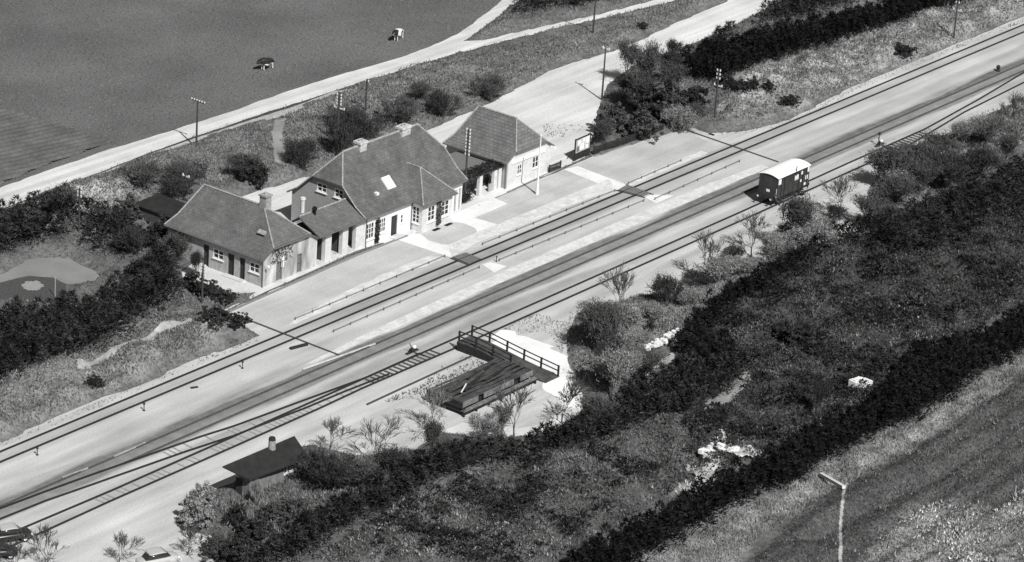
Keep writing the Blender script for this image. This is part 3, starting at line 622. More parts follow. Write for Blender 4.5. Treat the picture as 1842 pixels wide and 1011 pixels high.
# bay (projecting room) on the platform side
bx0, bx1, byf = 3.63-X0, 8.9-X0, 15.55-Y0
bay = MB(); U1 = (1, 0, 0)
def by_(p): return Gy(p[0], p[1], 15.55)[0]-3.63
bo = [(by_((769, 385)), by_((783, 385)), .95, 2.85), (by_((793, 376)), by_((808, 376)), .95, 2.85)]
wall(bay, (bx0, byf, 0), U1, (0, -1, 0), bx1-bx0, 0, 3.4, bo)
wo_ = [(.45, 1.25, .95, 2.9)]
wall(bay, (bx0, byf+.3, 0), (0, 1, 0), (-1, 0, 0), 1.25, 0, 3.4, [(.1, 1.15, .95, 2.9)])
wall(bay, (bx1, byf+.3, 0), (0, 1, 0), (1, 0, 0), 1.25, 0, 3.4, [])
bw_ = bay.build('bay_wall', M_plasterL, mn)
for o4 in bo: window(mn, (bx0, byf, 0), U1, (0, -1, 0), *o4, 2, 3, fw=.16)
window(mn, (bx0, byf+.3, 0), (0, 1, 0), (-1, 0, 0), .1, 1.15, .95, 2.9, 2, 4)
zb = 3.42; rbx = 6.25-X0; apx = Gx(756, 301, 6.25); tp = 7.1
be = .38
def yon(z):      # where the main roof reaches height z
    for (a, za), (b, z2) in zip(prof[:-1], prof[1:]):
        if za <= z <= z2: return a+(b-a)*(z-za)/(z2-za)
ay = apx[1]-Y0; az = apx[2]
br = MB(); yb = yon(3.9)
for X_ in ((lambda v: v), (lambda v: bx0+bx1-v)):
    br.slab([(X_(bx0-be), byf-be, zb), (X_(rbx), ay, az), (X_(rbx), yon(az)+.3, az+.05), (X_(bx0-be), yb, zb+.25)], .12)
br.slab([(bx0-be, byf-be, zb), (bx1+be, byf-be, zb), (rbx, ay, az)], .12)
bayroof = br.build('bay_roof', M_tileL, mn)
rd = MB(); ridge(rd, [(rbx, yon(az)+.2, az+.03), (rbx, ay, az+.02), (bx0-be, byf-be, zb)], .08); ridge(rd, [(rbx, ay, az+.02), (bx1+be, byf-be, zb)], .08); rd.build('ridge_tiles', M_ridge, bayroof)
MB().tube((bx0-be, byf-be-.05, zb-.1), (bx1+be, byf-be-.05, zb-.1), .07, n=6).build('gutter', M_gutter, bayroof)
# front wall
def fx(p): return Gy(p[0], p[1], Y0)[0]-X0
fo = [(fx((658.5, 408)), fx((674, 402)), .75, 2.75), (fx((682, 400)), fx((695, 395)), .95, 2.75), (fx((704, 396)), fx((715.5, 392)), 0, 2.45), (fx((721, 392)), fx((725.5, 390)), 1.2, 2.2),
      (fx((817, 355)), fx((823, 352)), 0, 2.6), (fx((825, 350)), fx((831, 348)), 0, 2.6)]
fw_ = MB(); wall(fw_, (0, 0, 0), U1, (0, -1, 0), ML, 0, 3.5, fo)
fw_.build('front_wall', mat('white_wall', .80, nz=.08, nscale=2, blot=.08), mn)
window(mn, (0, 0, 0), U1, (0, -1, 0), *fo[0], 3, 3, fw=.14); window(mn, (0, 0, 0), U1, (0, -1, 0), *fo[1], 3, 3, fw=.14); window(mn, (0, 0, 0), U1, (0, -1, 0), *fo[3], 1, 2, fw=.06)
door(mn, (0, 0, 0), U1, (0, -1, 0), fo[2][0], fo[2][1], 2.45); door(mn, (0, 0, 0), U1, (0, -1, 0), fo[4][0], fo[4][1], 2.6, M_ldoor); door(mn, (0, 0, 0), U1, (0, -1, 0), fo[5][0], fo[5][1], 2.6, M_ldoor)
# west gable with its two upper windows, east gable, back wall
gy = lambda p: Gx(p[0], p[1], X0)[1]-Y0
g1 = sorted((gy((570, 340)), gy((588, 340)))); g2 = sorted((gy((601, 350)), gy((618, 350))))
gw = MB(); zt = 3.45
wall(gw, (0, .3, 0), (0, 1, 0), (-1, 0, 0), 2*HC-.6, 0, zt, [])
def clipwall(mb, xo, nrm, ops):
    # upper gable in strips following the flared roof
    us = sorted({.0, 1.1, 3.15, 2*HC-3.15, 2*HC-1.1, 2*HC, *[o[0] for o in ops], *[o[1] for o in ops]})
    def zr_(u): u = min(u, 2*HC-u); return float(np.interp(u, [p[0] for p in prof[:3]], [p[1] for p in prof[:3]]))-.12
    for a, b in zip(us[:-1], us[1:]):
        if b-a < .01: continue
        spans = [(zt, None)]
        for o in ops:
            if o[0] < (a+b)/2 < o[1]: spans = [(zt, o[2]), (o[3], None)]
        for z0, z1 in spans:
            za, zb2 = (zr_(a), zr_(b)) if z1 is None else (z1, z1)
            q = [(xo, a, z0), (xo, b, z0), (xo, b, zb2), (xo, a, za)]; B = len(mb.v); xi = xo+nrm*-.3
            mb.v += q+[(xi, p[1], p[2]) for p in q]; mb.f += [(B, B+1, B+2, B+3), (B+7, B+6, B+5, B+4)]+[(B+i, B+(i+1) % 4, B+4+(i+1) % 4, B+4+i) for i in range(4)]
gops = [(g1[0], g1[1], 4.7, 5.75), (g2[0], g2[1], 4.7, 5.75)]
clipwall(gw, 0, -1, gops); gw.build('gable_wall', M_brick, mn)
for o4 in gops: window(mn, (0, 0, 0), (0, 1, 0), (-1, 0, 0), *o4, 2, 2, fw=.12)
gw = MB(); wall(gw, (ML, .3, 0), (0, 1, 0), (1, 0, 0), 2*HC-.6, 0, zt, []); clipwall(gw, ML, 1, []); gw.build('gable_wall', M_brick, mn)
bk = MB(); wall(bk, (0, 2*HC, 0), U1, (0, 1, 0), ML, 0, 3.5, []); bk.build('back_wall', M_brick, mn)
MB().box(.35, ML-.35, .35, 2*HC-.35, .01, .05).build('floor', M_dark, mn)
for cp, wd in (((649, 253), .55), ((726, 226), .75)):
    q = Gy(cp[0], cp[1], YC); ch = MB().box(-wd, wd, -.45, .45, -1.6, q[2]-9.2-.25).box(-wd-.1, wd+.1, -.55, .55, q[2]-9.2-.25, q[2]-9.2)
    c_ = ch.build('chimney', mat('chimney_pale', .52, nz=.25, nscale=2.5, blot=.2, bscale=1.5), mn); c_.location = (q[0]-X0, HC, 9.2)
    for dx in (-.25, .25): MB().tube((dx, 0, q[2]-9.2), (dx, 0, q[2]-9.2+.22), .13, .11).build('chimney_pot', M_chim, c_)
# skylight hatch on the platform slope: open lid
def on_slope(px_, py_):
    d = _ray(px_, py_); best = None
    for t in np.linspace(330, 420, 4000):
        p = CP+t*d/np.linalg.norm(d); u = p[1]-Y0
        if u < prof[0][0]: continue
        if p[2] <= np.interp(u, [q[0] for q in prof], [q[1] for q in prof]): return p
q = on_slope(698, 329); sl_ = math.atan2(9.2-6.45, HC-3.15) if q[1]-Y0 > 3.15 else math.atan2(6.45-4.5, 2.05)
hs = MB().box(-.68, .68, -.78, .78, -.05, .16); o = hs.build('skylight', M_white, mn); o.location = (q[0]-X0, q[1]-Y0, q[2]); o.rotation_euler = (sl_, 0, 0)
MB().box(-.6, .6, -.7, .7, .16, .175).build('pane', mat('skylight_glass', .6, rough=.15, spec=.5), o)
hs = MB().box(-.2, .2, -.25, .25, 0, .3); o = hs.build('roof_vent', M_white, mn); q = on_slope(677, 349); o.location = (q[0]-X0, q[1]-Y0, q[2]-.1)
MB().tube((-.3, -.48, 3.5), (bx0-be, -.48, 3.5), .07, n=6).build('gutter', M_gutter, mroof); MB().tube((bx1+be, -.48, 3.5), (ML+.3, -.48, 3.5), .07, n=6).build('gutter', M_gutter, mroof)
MB().tube((.12, -.1, 3.5), (.12, -.1, .05), .06).tube((bx0-.1, -.12, 3.4), (bx0-.1, -.12, .05), .05).build('downpipe', M_gutter, mn)
MB().box(fo[2][0]-.3, fo[2][1]+.3, -.9, -.02, .03, .16).build('doorstep', M_apron, mn)
# iron grating mats in front of the bay
for p_ in ((788, 413), (810, 404)):
    q = G(*p_); tag(MB().box(-.55, .55, -.22, .22, .02, .05).build('cellar_grating', M_dark, loc=(q[0]-.2, q[1]+.1, .02)), 'dark cellar grating in front of the '+('left' if p_[0] < 800 else 'right')+' bay window', 'grating', 'cellar gratings')
# ---- link between main building and far pavilion
lk = thing('link_building', 'low link with pergola pillars and creeper between main building and far pavilion', 'building', (12.7, 18.3, 0))
LW = XR-.05-12.7
MB().box(.0, LW, 1.6, 6.5, 2.5, 2.64).build('roof', mat('felt_roof', .16, nz=.2), lk)
MB().box(.05, LW-.05, 6.2, 6.4, 0, 2.5).build('back_wall', M_plaster, lk)
MB().box(.0, LW, -.15, .1, 2.45, 2.65).box(.0, LW, 1.35, 1.58, 2.45, 2.65).build('beam', M_slpd, lk)
for i in range(9): MB().box(.4+i*1.0, .5+i*1.0, -.4, 1.9, 2.66, 2.78).build('rafter', M_slpd, lk)
for xx in (Gy(862, 345, 18.3)[0]-12.7, Gy(890, 338, 18.3)[0]-12.9, LW-.4): MB().box(xx-.28, xx+.28, -.2, .2, 0, 2.45).build('pillar', M_plasterL, lk)
MB().box(LW-2.2, LW-.7, -.05, .05, 0.02, .95).build('parapet', M_brick, lk)
MB().box(.1, 2.9, -.12, -.02, .1, .85).build('gate', M_slpd, lk)
MB().box(.1, LW-.1, 1.6, 1.7, .02, 2.4).build('inner_wall', M_slpd, lk)
# ------------------------------------------------------------------ vegetation
def unit(v): return v/np.maximum(np.linalg.norm(v, axis=1, keepdims=True), 1e-9)
def blades(P, D, ln, wd):
    """triangular blades: P base, D direction, ln length, wd width -> verts, faces"""
    n = len(P); r = RNG.normal(size=(n, 3)); a = unit(np.cross(D, r))*np.reshape(wd, (-1, 1))/2
    tip = P+D*np.reshape(ln, (-1, 1))
    V = np.stack([P-a, P+a, tip], 1).reshape(-1, 3); F = np.arange(3*n).reshape(n, 3); return V, F
def leaves(P, Nn, sz):
    """small four-cornered leaf clumps"""
    n = len(P); a = unit(np.cross(Nn, RNG.normal(size=(n, 3)))); b = np.cross(Nn, a); s_ = np.reshape(sz, (-1, 1))/2
    V = np.stack([P-a*s_, P+b*s_*.7, P+a*s_*1.1, P-b*s_*.8], 1).reshape(-1, 3); return V, np.arange(4*n).reshape(n, 4)
def sample_poly(poly, dens):
    lo, hi = poly.min(0), poly.max(0); A = np.prod(hi-lo); n = int(A*dens)
    p = lo+RNG.random((n, 2))*(hi-lo); return p[inpoly(p[:, 0], p[:, 1], poly)]
BEND = [(1262, 764), (1268, 742), (1300, 715), (1335, 692), (1325, 670), (1338, 668), (1352, 698), (1322, 722), (1290, 745), (1276, 768)]
SLIM = [(1520, 885), (1523, 890), (1517, 915), (1512, 960), (1511, 1060), (1505, 1060), (1507, 960), (1512, 915)]
LEDGE = [(1150, 690), (1180, 668), (1240, 622), (1250, 616), (1232, 640), (1190, 672), (1156, 698)]
BANKP = [(488, 250), (495, 222), (513, 217), (508, 260), (519, 308), (496, 306)]
LEFTP = [(140, 684), (200, 655), (289, 616), (344, 596), (346, 589), (287, 607), (196, 647), (138, 676)]
FLATW = [gpoly(P_) for P_ in FLATS+[BEND, SLIM, LEDGE, BANKP, LEFTP]]
def offflat(p, keep=0.0):
    ok = np.ones(len(p), bool)
    for q in FLATW: ok &= ~inpoly(p[:, 0], p[:, 1], q)
    return ok | (RNG.random(len(p)) < keep)
def cover(name, polys, dens, ln, wd, m, lump=.5, lscale=2.2, lean=.5, thin=0.0, edge=True, off=0):
    """ground cover nobody could count: many small blades over the uneven ground, heaped in clumps"""
    P = np.concatenate([sample_poly(gpoly(q), dens) for q in polys])
    if edge: P = P[offflat(P)]
    c = fbm(P[:, 0], P[:, 1], lscale, 50+off, 3); c2 = fbm(P[:, 0], P[:, 1], 4.5, 90+off, 5); keep = RNG.random(len(P)) > thin*np.clip((.56-c2)/.05, 0, 1); P = P[keep]; c = c[keep]
    z = np.maximum(bilerp(HMAP, P[:, 0], P[:, 1]), 0)+np.clip(c-.4, 0, 1)*lump*3*RNG.random(len(P))**.6
    n = len(P); D = RNG.normal(size=(n, 3))*lean; D[:, 2] = np.abs(D[:, 2])+.6; D = unit(D)
    k = .6+.8*RNG.random(n); V, F = blades(np.column_stack([P, z-.03]), D, ln*k, wd*k)
    o = raw_mesh(name, V, F, m); return struct(o, 'stuff')
F_ = dict(rough=.95, spec=.1)
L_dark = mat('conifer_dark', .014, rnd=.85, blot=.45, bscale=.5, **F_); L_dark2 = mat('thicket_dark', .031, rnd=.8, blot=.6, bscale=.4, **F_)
L_scrub = mat('scrub_dark', .05, rnd=.5, blot=.95, bscale=.4, **F_); L_scrubm = mat('scrub_mid', .09, rnd=.45, blot=.95, bscale=.4, **F_)
L_grass = mat('grass_mid', .15, rnd=.5, blot=.3, bscale=.3, **F_); L_dry = mat('grass_dry', .235, rnd=.35, blot=.5, bscale=.5, **F_); L_pale = mat('pale_blossom', .60, rnd=.3, blot=.3, bscale=.6, **F_)
L_bush = mat('leaf_mid', .07, rnd=.5, blot=.25, bscale=.8, **F_); L_bushl = mat('leaf_light', .24, rnd=.5, blot=.3, bscale=.8, **F_); L_bark = mat('bark', .085, nz=.3, **F_)
L_twig = mat('twig', .13, rnd=.4, **F_); L_twigl = mat('twig_light', .24, rnd=.4, **F_); L_bushd = mat('leaf_dark', .036, rnd=.55, blot=.3, bscale=.8, **F_)
Z = [z[0] for z in ZONES]
cover('rough_grass', [[(-150, -60), (2000, -60), (2000, 1120), (-150, 1120)]], 7, .26, .13, L_grass, .3, 2.0, off=20, thin=.6)
cover('scrub', [Z[17], [(1380, 770), (1560, 690), (1560, 760), (1400, 830)]], 34, .26, .16, L_scrubm, .5, 2.4, 1.0, off=21)
L_past = mat('pasture_blades', .135, rnd=.6, blot=.35, bscale=.12, **F_)
cover('pasture_grass', [[(-60, -40), (980, -40), (925, -25), (900, -5), (850, 40), (820, 59), (775, 81), (666, 115), (614, 130), (500, 166), (300, 234), (200, 264), (190, 262), (60, 214), (-60, 180)], [(-40, 345), (0, 330), (100, 296), (200, 264), (80, 303), (0, 334)]], 13, .17, .10, L_past, .0, 2.0, 1.0, edge=False, off=30)
cover('weeds', [[(835, 640), (880, 655), (872, 690), (790, 700), (700, 725), (690, 722), (760, 692), (800, 655)]], 26, .24, .11, L_bush, .1, 2.0, edge=False, off=31, thin=.9)
cover('weeds', [[(905, 592), (960, 565), (1040, 545), (1130, 530), (1110, 550), (1030, 575), (1010, 640), (990, 600), (930, 598)]], 20, .2, .10, L_grass, .1, 2.0, edge=False, off=32, thin=1.0)
cover('weeds', [[(975, 225), (1050, 205), (1068, 240), (1050, 270), (985, 262)], [(1240, 510), (1330, 480), (1480, 415), (1500, 425), (1390, 470), (1250, 520)]], 12, .18, .10, L_grass, .1, 1.6, edge=False, off=33, thin=1.0)
cover('weeds', [[(0, 795), (115, 748), (272, 683), (356, 646), (460, 608), (470, 612), (360, 655), (272, 695), (118, 758), (0, 806)], [(1250, 236), (1330, 239), (1420, 217), (1540, 155), (1678, 99), (1842, 33), (1842, 40), (1680, 106), (1540, 163), (1420, 225), (1330, 245), (1260, 243)], [(1842, 174), (1770, 203), (1700, 236), (1645, 262), (1640, 270), (1700, 246), (1770, 214), (1842, 184)]], 16, .2, .10, L_grass, .1, 2.0, edge=False, off=34, thin=.7)
cover('grass', [Z[2], Z[-1]], 26, .28, .12, L_grass, .25, thin=.3)
cover('dry_grass', [Z[2], Z[3], Z[4]], 7, .25, .13, L_dry, .25, 2.0, off=3, thin=.85)
cover('dry_grass', [Z[3], [(0, 720), (120, 665), (250, 615), (340, 590), (330, 640), (170, 700), (0, 780)], [(500, 215), (620, 180), (700, 150), (760, 130), (700, 200), (560, 260), (490, 290)]], 18, .25, .15, L_dry, .3, 1.6, off=7, thin=.8)
cover('grass', [Z[4], [(300, 540), (400, 500), (450, 530), (400, 600), (250, 660)]], 24, .26, .12, L_grass, .3, thin=.2)
cover('grass', [Z[5], Z[7], Z[8]], 24, .28, .12, L_grass, .3, off=2, thin=.3)
cover('dry_grass', [Z[6], [(1330, 200), (1400, 110), (1560, 60), (1700, 10), (1842, -10), (1700, 60), (1500, 150)]], 22, .3, .15, L_dry, .4, 1.6, off=4, thin=.5)
cover('grass', [Z[9], Z[10]], 26, .32, .12, L_grass, .35, off=5, thin=.2)
cover('dry_grass', [[(1140, 630), (1230, 560), (1340, 490), (1420, 455), (1540, 420), (1420, 475), (1240, 590), (1150, 670)], [(1600, 300), (1700, 255), (1842, 195), (1842, 230), (1700, 290)]], 22, .3, .15, L_dry, .4, 1.6, off=6, thin=.5)
cover('scrub', [Z[11]], 40, .24, .16, L_scrubm, .55, 2.6, 1.0, off=8)
cover('scrub', [Z[12]], 40, .26, .17, L_scrub, .7, 2.8, 1.0, off=9)
cover('dry_grass', [[(560, 1020), (760, 905), (1010, 850), (1000, 1020)], [(1000, 1011), (1040, 960), (1250, 850), (1340, 800), (1380, 835), (1240, 890), (1120, 960)], Z[17], [(1180, 770), (1270, 745), (1300, 780), (1200, 800)], [(1560, 560), (1760, 560), (1640, 650), (1500, 720), (1480, 640)]], 12, .26, .15, L_dry, .5, 1.5, off=10, thin=.9)
cover('dry_grass', [[(1260, 620), (1420, 560), (1560, 540), (1620, 560), (1560, 640), (1420, 690), (1330, 680)], [(620, 1000), (800, 900), (1000, 860), (1180, 790), (1240, 790), (1060, 960), (900, 1020)]], 26, .22, .12, L_grass, .5, 1.8, off=41, thin=1.0)
cover('dry_grass', [Z[13]], 60, .36, .075, L_dry, .45, 2.0, off=11)
cover('grass', [Z[14]], 34, .24, .08, L_bush, .25, 2.0, off=12)
cover('dry_grass', [Z[15]], 18, .25, .12, L_pale, .3, 1.4, off=13, thin=.8)
cover('dry_grass', [Z[16]], 14, .25, .16, L_pale, .3, 1.2, off=14, thin=.3)

def hedge(name, label, cat, pts, h, spacing, m, per=200, ln=.42, wd=.13, R=.95, shape=1.4, hv=.3, group=None, gaps=0.0, top=1.0):
    """belt of closely planted trees or shrubs: pts is the outline of its feet (px,py[,z] seen at height z)"""
    poly = gpoly(pts); lo, hi = poly.min(0), poly.max(0)
    gx, gy_ = np.meshgrid(np.arange(lo[0], hi[0], spacing), np.arange(lo[1], hi[1], spacing))
    C = np.stack([gx.ravel(), gy_.ravel()], 1); C = C+(RNG.random(C.shape)-.5)*spacing*.9; C = C[inpoly(C[:, 0], C[:, 1], poly)]
    if gaps: C = C[fbm(C[:, 0], C[:, 1], 5, 77) > gaps]
    n = len(C); H = h*(1-hv+2*hv*fbm(C[:, 0], C[:, 1], 4, 33))*(.85+.3*RNG.random(n)); Rr = R*(.75+.5*RNG.random(n))
    i = np.repeat(np.arange(n), per); N_ = len(i); t = RNG.random(N_)**.8*top; a = RNG.random(N_)*2*math.pi
    rr = Rr[i]*(1-t**shape)*(.75+.35*RNG.random(N_)); z0 = np.maximum(bilerp(HMAP, C[:, 0], C[:, 1]), 0)
    P = np.column_stack([C[i, 0]+rr*np.cos(a), C[i, 1]+rr*np.sin(a), z0[i]+.1+t*H[i]])
    D = unit(np.column_stack([np.cos(a), np.sin(a), np.full(N_, .55)])+RNG.normal(size=(N_, 3))*.45)
    k = .6+.8*RNG.random(N_); V, F = blades(P, D, ln*k, wd*k); b = lo*0
    org = np.array([C[:, 0].mean(), C[:, 1].mean(), 0]); o = raw_mesh(name, V-org, F, m); o.location = org
    return tag(o, label, cat, group)
HB = 2.6
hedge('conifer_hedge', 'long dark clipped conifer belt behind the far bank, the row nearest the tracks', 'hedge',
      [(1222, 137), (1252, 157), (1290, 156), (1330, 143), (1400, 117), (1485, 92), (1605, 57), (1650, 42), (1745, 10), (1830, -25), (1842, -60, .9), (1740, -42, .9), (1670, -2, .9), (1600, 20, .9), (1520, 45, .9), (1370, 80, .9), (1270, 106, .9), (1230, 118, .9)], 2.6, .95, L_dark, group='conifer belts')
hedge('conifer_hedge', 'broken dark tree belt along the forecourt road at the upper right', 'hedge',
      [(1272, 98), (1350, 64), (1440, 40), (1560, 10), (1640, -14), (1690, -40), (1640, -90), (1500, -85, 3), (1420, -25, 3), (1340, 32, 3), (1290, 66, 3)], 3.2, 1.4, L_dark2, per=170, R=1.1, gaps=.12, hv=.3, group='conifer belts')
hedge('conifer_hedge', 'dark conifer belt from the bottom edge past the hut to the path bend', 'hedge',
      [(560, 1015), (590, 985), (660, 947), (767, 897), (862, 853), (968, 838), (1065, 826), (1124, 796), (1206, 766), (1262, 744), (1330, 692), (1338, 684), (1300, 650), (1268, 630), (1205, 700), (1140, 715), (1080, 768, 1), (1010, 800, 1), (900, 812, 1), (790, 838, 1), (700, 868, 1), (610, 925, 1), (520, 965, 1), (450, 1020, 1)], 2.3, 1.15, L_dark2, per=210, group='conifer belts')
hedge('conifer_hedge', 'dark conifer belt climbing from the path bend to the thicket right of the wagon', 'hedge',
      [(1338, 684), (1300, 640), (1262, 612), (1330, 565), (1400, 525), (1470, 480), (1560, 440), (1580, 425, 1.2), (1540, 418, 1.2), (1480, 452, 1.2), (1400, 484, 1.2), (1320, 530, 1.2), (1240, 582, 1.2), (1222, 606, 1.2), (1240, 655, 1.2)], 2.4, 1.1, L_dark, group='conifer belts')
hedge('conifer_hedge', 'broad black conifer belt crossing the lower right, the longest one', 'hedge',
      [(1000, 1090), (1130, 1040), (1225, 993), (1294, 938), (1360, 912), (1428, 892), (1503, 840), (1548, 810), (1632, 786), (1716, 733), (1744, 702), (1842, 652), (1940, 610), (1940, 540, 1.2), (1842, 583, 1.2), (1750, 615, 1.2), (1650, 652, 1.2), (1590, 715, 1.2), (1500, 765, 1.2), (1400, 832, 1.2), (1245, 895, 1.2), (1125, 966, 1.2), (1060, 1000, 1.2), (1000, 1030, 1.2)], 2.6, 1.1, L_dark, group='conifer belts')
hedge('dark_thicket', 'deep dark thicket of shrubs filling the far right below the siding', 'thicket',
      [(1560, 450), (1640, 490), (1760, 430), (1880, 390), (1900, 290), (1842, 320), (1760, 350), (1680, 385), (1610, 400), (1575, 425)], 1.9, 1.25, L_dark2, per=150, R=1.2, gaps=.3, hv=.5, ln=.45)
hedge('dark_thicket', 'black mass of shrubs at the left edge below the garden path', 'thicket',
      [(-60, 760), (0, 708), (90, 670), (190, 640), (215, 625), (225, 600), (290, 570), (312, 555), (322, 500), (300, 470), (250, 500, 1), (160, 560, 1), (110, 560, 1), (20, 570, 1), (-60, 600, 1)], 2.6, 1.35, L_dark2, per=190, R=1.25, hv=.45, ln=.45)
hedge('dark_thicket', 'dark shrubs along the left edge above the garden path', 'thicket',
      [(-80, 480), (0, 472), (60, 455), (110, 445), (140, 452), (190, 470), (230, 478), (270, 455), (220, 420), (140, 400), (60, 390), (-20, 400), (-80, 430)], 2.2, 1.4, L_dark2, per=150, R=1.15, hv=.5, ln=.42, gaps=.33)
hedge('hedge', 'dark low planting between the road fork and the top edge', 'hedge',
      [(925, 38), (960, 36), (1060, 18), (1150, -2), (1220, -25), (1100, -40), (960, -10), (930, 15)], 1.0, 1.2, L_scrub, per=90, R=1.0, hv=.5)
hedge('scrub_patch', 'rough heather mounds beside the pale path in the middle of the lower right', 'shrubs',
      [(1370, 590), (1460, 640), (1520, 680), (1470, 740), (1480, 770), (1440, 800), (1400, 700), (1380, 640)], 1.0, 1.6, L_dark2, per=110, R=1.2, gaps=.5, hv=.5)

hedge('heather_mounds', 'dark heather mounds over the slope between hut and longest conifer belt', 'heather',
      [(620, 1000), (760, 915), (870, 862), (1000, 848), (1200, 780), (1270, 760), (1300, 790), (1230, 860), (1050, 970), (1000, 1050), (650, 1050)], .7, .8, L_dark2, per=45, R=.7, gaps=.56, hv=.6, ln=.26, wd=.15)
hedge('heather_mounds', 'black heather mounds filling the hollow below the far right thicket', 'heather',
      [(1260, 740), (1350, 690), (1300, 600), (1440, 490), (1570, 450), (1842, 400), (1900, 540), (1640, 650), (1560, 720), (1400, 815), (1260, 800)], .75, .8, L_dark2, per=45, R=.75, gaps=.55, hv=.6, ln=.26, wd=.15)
# --- individual shrubs and trees: a few grown prototypes, each copied with its own size and turn
def grow(h, fork, depth, spread, up=.25, r0=.09, seed=0, stems=1, trunkf=.28, wob=.12, ratio=.75):
    rng = np.random.default_rng(seed); segs = []; trunk = []
    def rec(p, d, L, r, k):
        m = 2 if k > 0 else 1; q = p
        for j in range(m):
            d = d+rng.normal(size=3)*wob; d[2] += up*.2; d = d/np.linalg.norm(d); q2 = q+d*L/m
            (trunk if k == depth else segs).append((q, q2, r, r*.8)); q = q2; r *= .8
        if k == 0: return
        nf = fork if k > 1 else fork+1
        for j in range(nf):
            e = rng.normal(size=3); e -= e.dot(d)*d; e /= np.linalg.norm(e); nd = d+e*spread*(.6+.8*rng.random()); nd[2] += up; nd /= np.linalg.norm(nd)
            st = p+(q-p)*(1 if j == 0 else rng.uniform(.5, 1)); rec(st, nd, L*(ratio-.12+.2*rng.random()), r*.62, k-1)
    for s_ in range(stems):
        a = rng.random()*6.28; d = np.array([math.cos(a), math.sin(a), 0])*(0 if stems == 1 else spread*rng.uniform(.3, 1.3))+np.array([0, 0, 1.]); d /= np.linalg.norm(d)
        rec(np.array([math.cos(a)*.15*(stems > 1), math.sin(a)*.15*(stems > 1), -.3]), d, h*trunkf, r0, depth)
    return trunk, segs
def segmesh(segs, n=3):
    p = np.array([s_[0] for s_ in segs]); q = np.array([s_[1] for s_ in segs]); r0 = np.array([s_[2] for s_ in segs])[:, None]; r1 = np.array([s_[3] for s_ in segs])[:, None]
    d = unit(q-p); a = unit(np.cross(d, np.array([.3, .5, .81]))); b = np.cross(d, a); V = []; N_ = len(segs)
    for e, r in ((p, r0), (q, r1)):
        for k in range(n): V.append(e+(a*math.cos(2*math.pi*k/n)+b*math.sin(2*math.pi*k/n))*np.maximum(r, .016))
    V = np.stack(V, 1).reshape(-1, 3); F = []
    base = np.arange(N_)*2*n
    for k in range(n): F.append(np.stack([base+k, base+(k+1) % n, base+n+(k+1) % n, base+n+k], 1))
    return V, np.concatenate(F)
PROTO = {}
def proto(kind, var):
    key = (kind, var)
    if key in PROTO: return PROTO[key]
    sd_ = var*13+5; rng = np.random.default_rng(sd_)
    if kind == 'bare':
        tr, br = grow(5, 3, 5, .5, .17, .085, sd_, 1, .27, .10, .84); crown = segmesh(br); trunk = segmesh(tr, 6); leaf = None; H = 5.; tm = L_bark; cm = L_twig
    elif kind == 'twig':
        tr, br = grow(3.2, 3, 4, .5, .2, .045, sd_, 9, .3, .1, .8); trunk = segmesh(tr, 4); H = 3.2; tm = L_bark; cm = L_twig
        tips = np.array([s_[1] for s_ in br]); tips = tips[RNG.integers(0, len(tips), 2600)]+RNG.normal(size=(2600, 3))*.18
        V1, F1 = segmesh(br); crown = (V1, F1); leaf = blades(tips, unit(RNG.normal(size=(2600, 3))+np.array([0, 0, .8])), .22, .05)
    elif kind == 'tall':
        tr, br = grow(6, 3, 4, .35, .4, .07, sd_, 4, .30, .1, .8); trunk = segmesh(tr, 5); crown = segmesh(br); H = 6.; tm = L_bark; cm = L_twig
        tips = np.array([s_[1] for s_ in br]); tips = tips[RNG.integers(0, len(tips), 3500)]+RNG.normal(size=(3500, 3))*.25
        leaf = blades(tips, unit(RNG.normal(size=(3500, 3))+np.array([0, 0, 1.2])), .28, .08)
    else:
        H = 2.6; tr, br = grow(2.2, 3, 2, .8, .3, .05, sd_, 6, .4); trunk = segmesh(tr, 4); tm = L_bark; cm = L_twig; crown = segmesh(br)
        nc = 74; cc = unit(rng.normal(size=(nc, 3))); cc[:, 2] = np.abs(cc[:, 2])*1.0-.12; cc = cc*np.array([1.4, 1.4, 1.7])*(.35+.85*rng.random((nc, 1))**.8)*(.75+.5*vnoise(np.arctan2(cc[:, 1], cc[:, 0])*1.3, cc[:, 2]*2, 1, sd_))[:, None]; cc[:, 2] += .6
        per = 60; ctr = np.repeat(cc, per, 0); rr = np.repeat(.14+.3*rng.random(nc)**1.5, per)[:, None]
        off_ = unit(rng.normal(size=(nc*per, 3)))*rr*(.5+.5*rng.random((nc*per, 1))); P = ctr+off_; P[:, 2] = np.maximum(P[:, 2], .05)
        leaf = leaves(P, unit(unit(off_)+rng.normal(size=off_.shape)*.5), .11+.13*rng.random(len(P)))
    H = float(np.percentile(crown[0][:, 2], 99.5)) if kind != 'leafy' else 2.6
    PROTO[key] = dict(trunk=trunk, crown=crown, leaf=leaf, H=H, me={}); return PROTO[key]
LM = {'bare': None, 'twig': L_bush, 'tall': L_bush}
NAMES = {'bare': 'bare_tree', 'twig': 'twiggy_bush', 'tall': 'tall_shrub', 'leafy': 'leafy_bush'}
def mesh_for(pr, part, m):
    k = (part, m.name)
    if k not in pr['me']:
        o = raw_mesh(part, *pr[part], m); pr['me'][k] = o.data; bpy.data.objects.remove(o)
    return pr['me'][k]
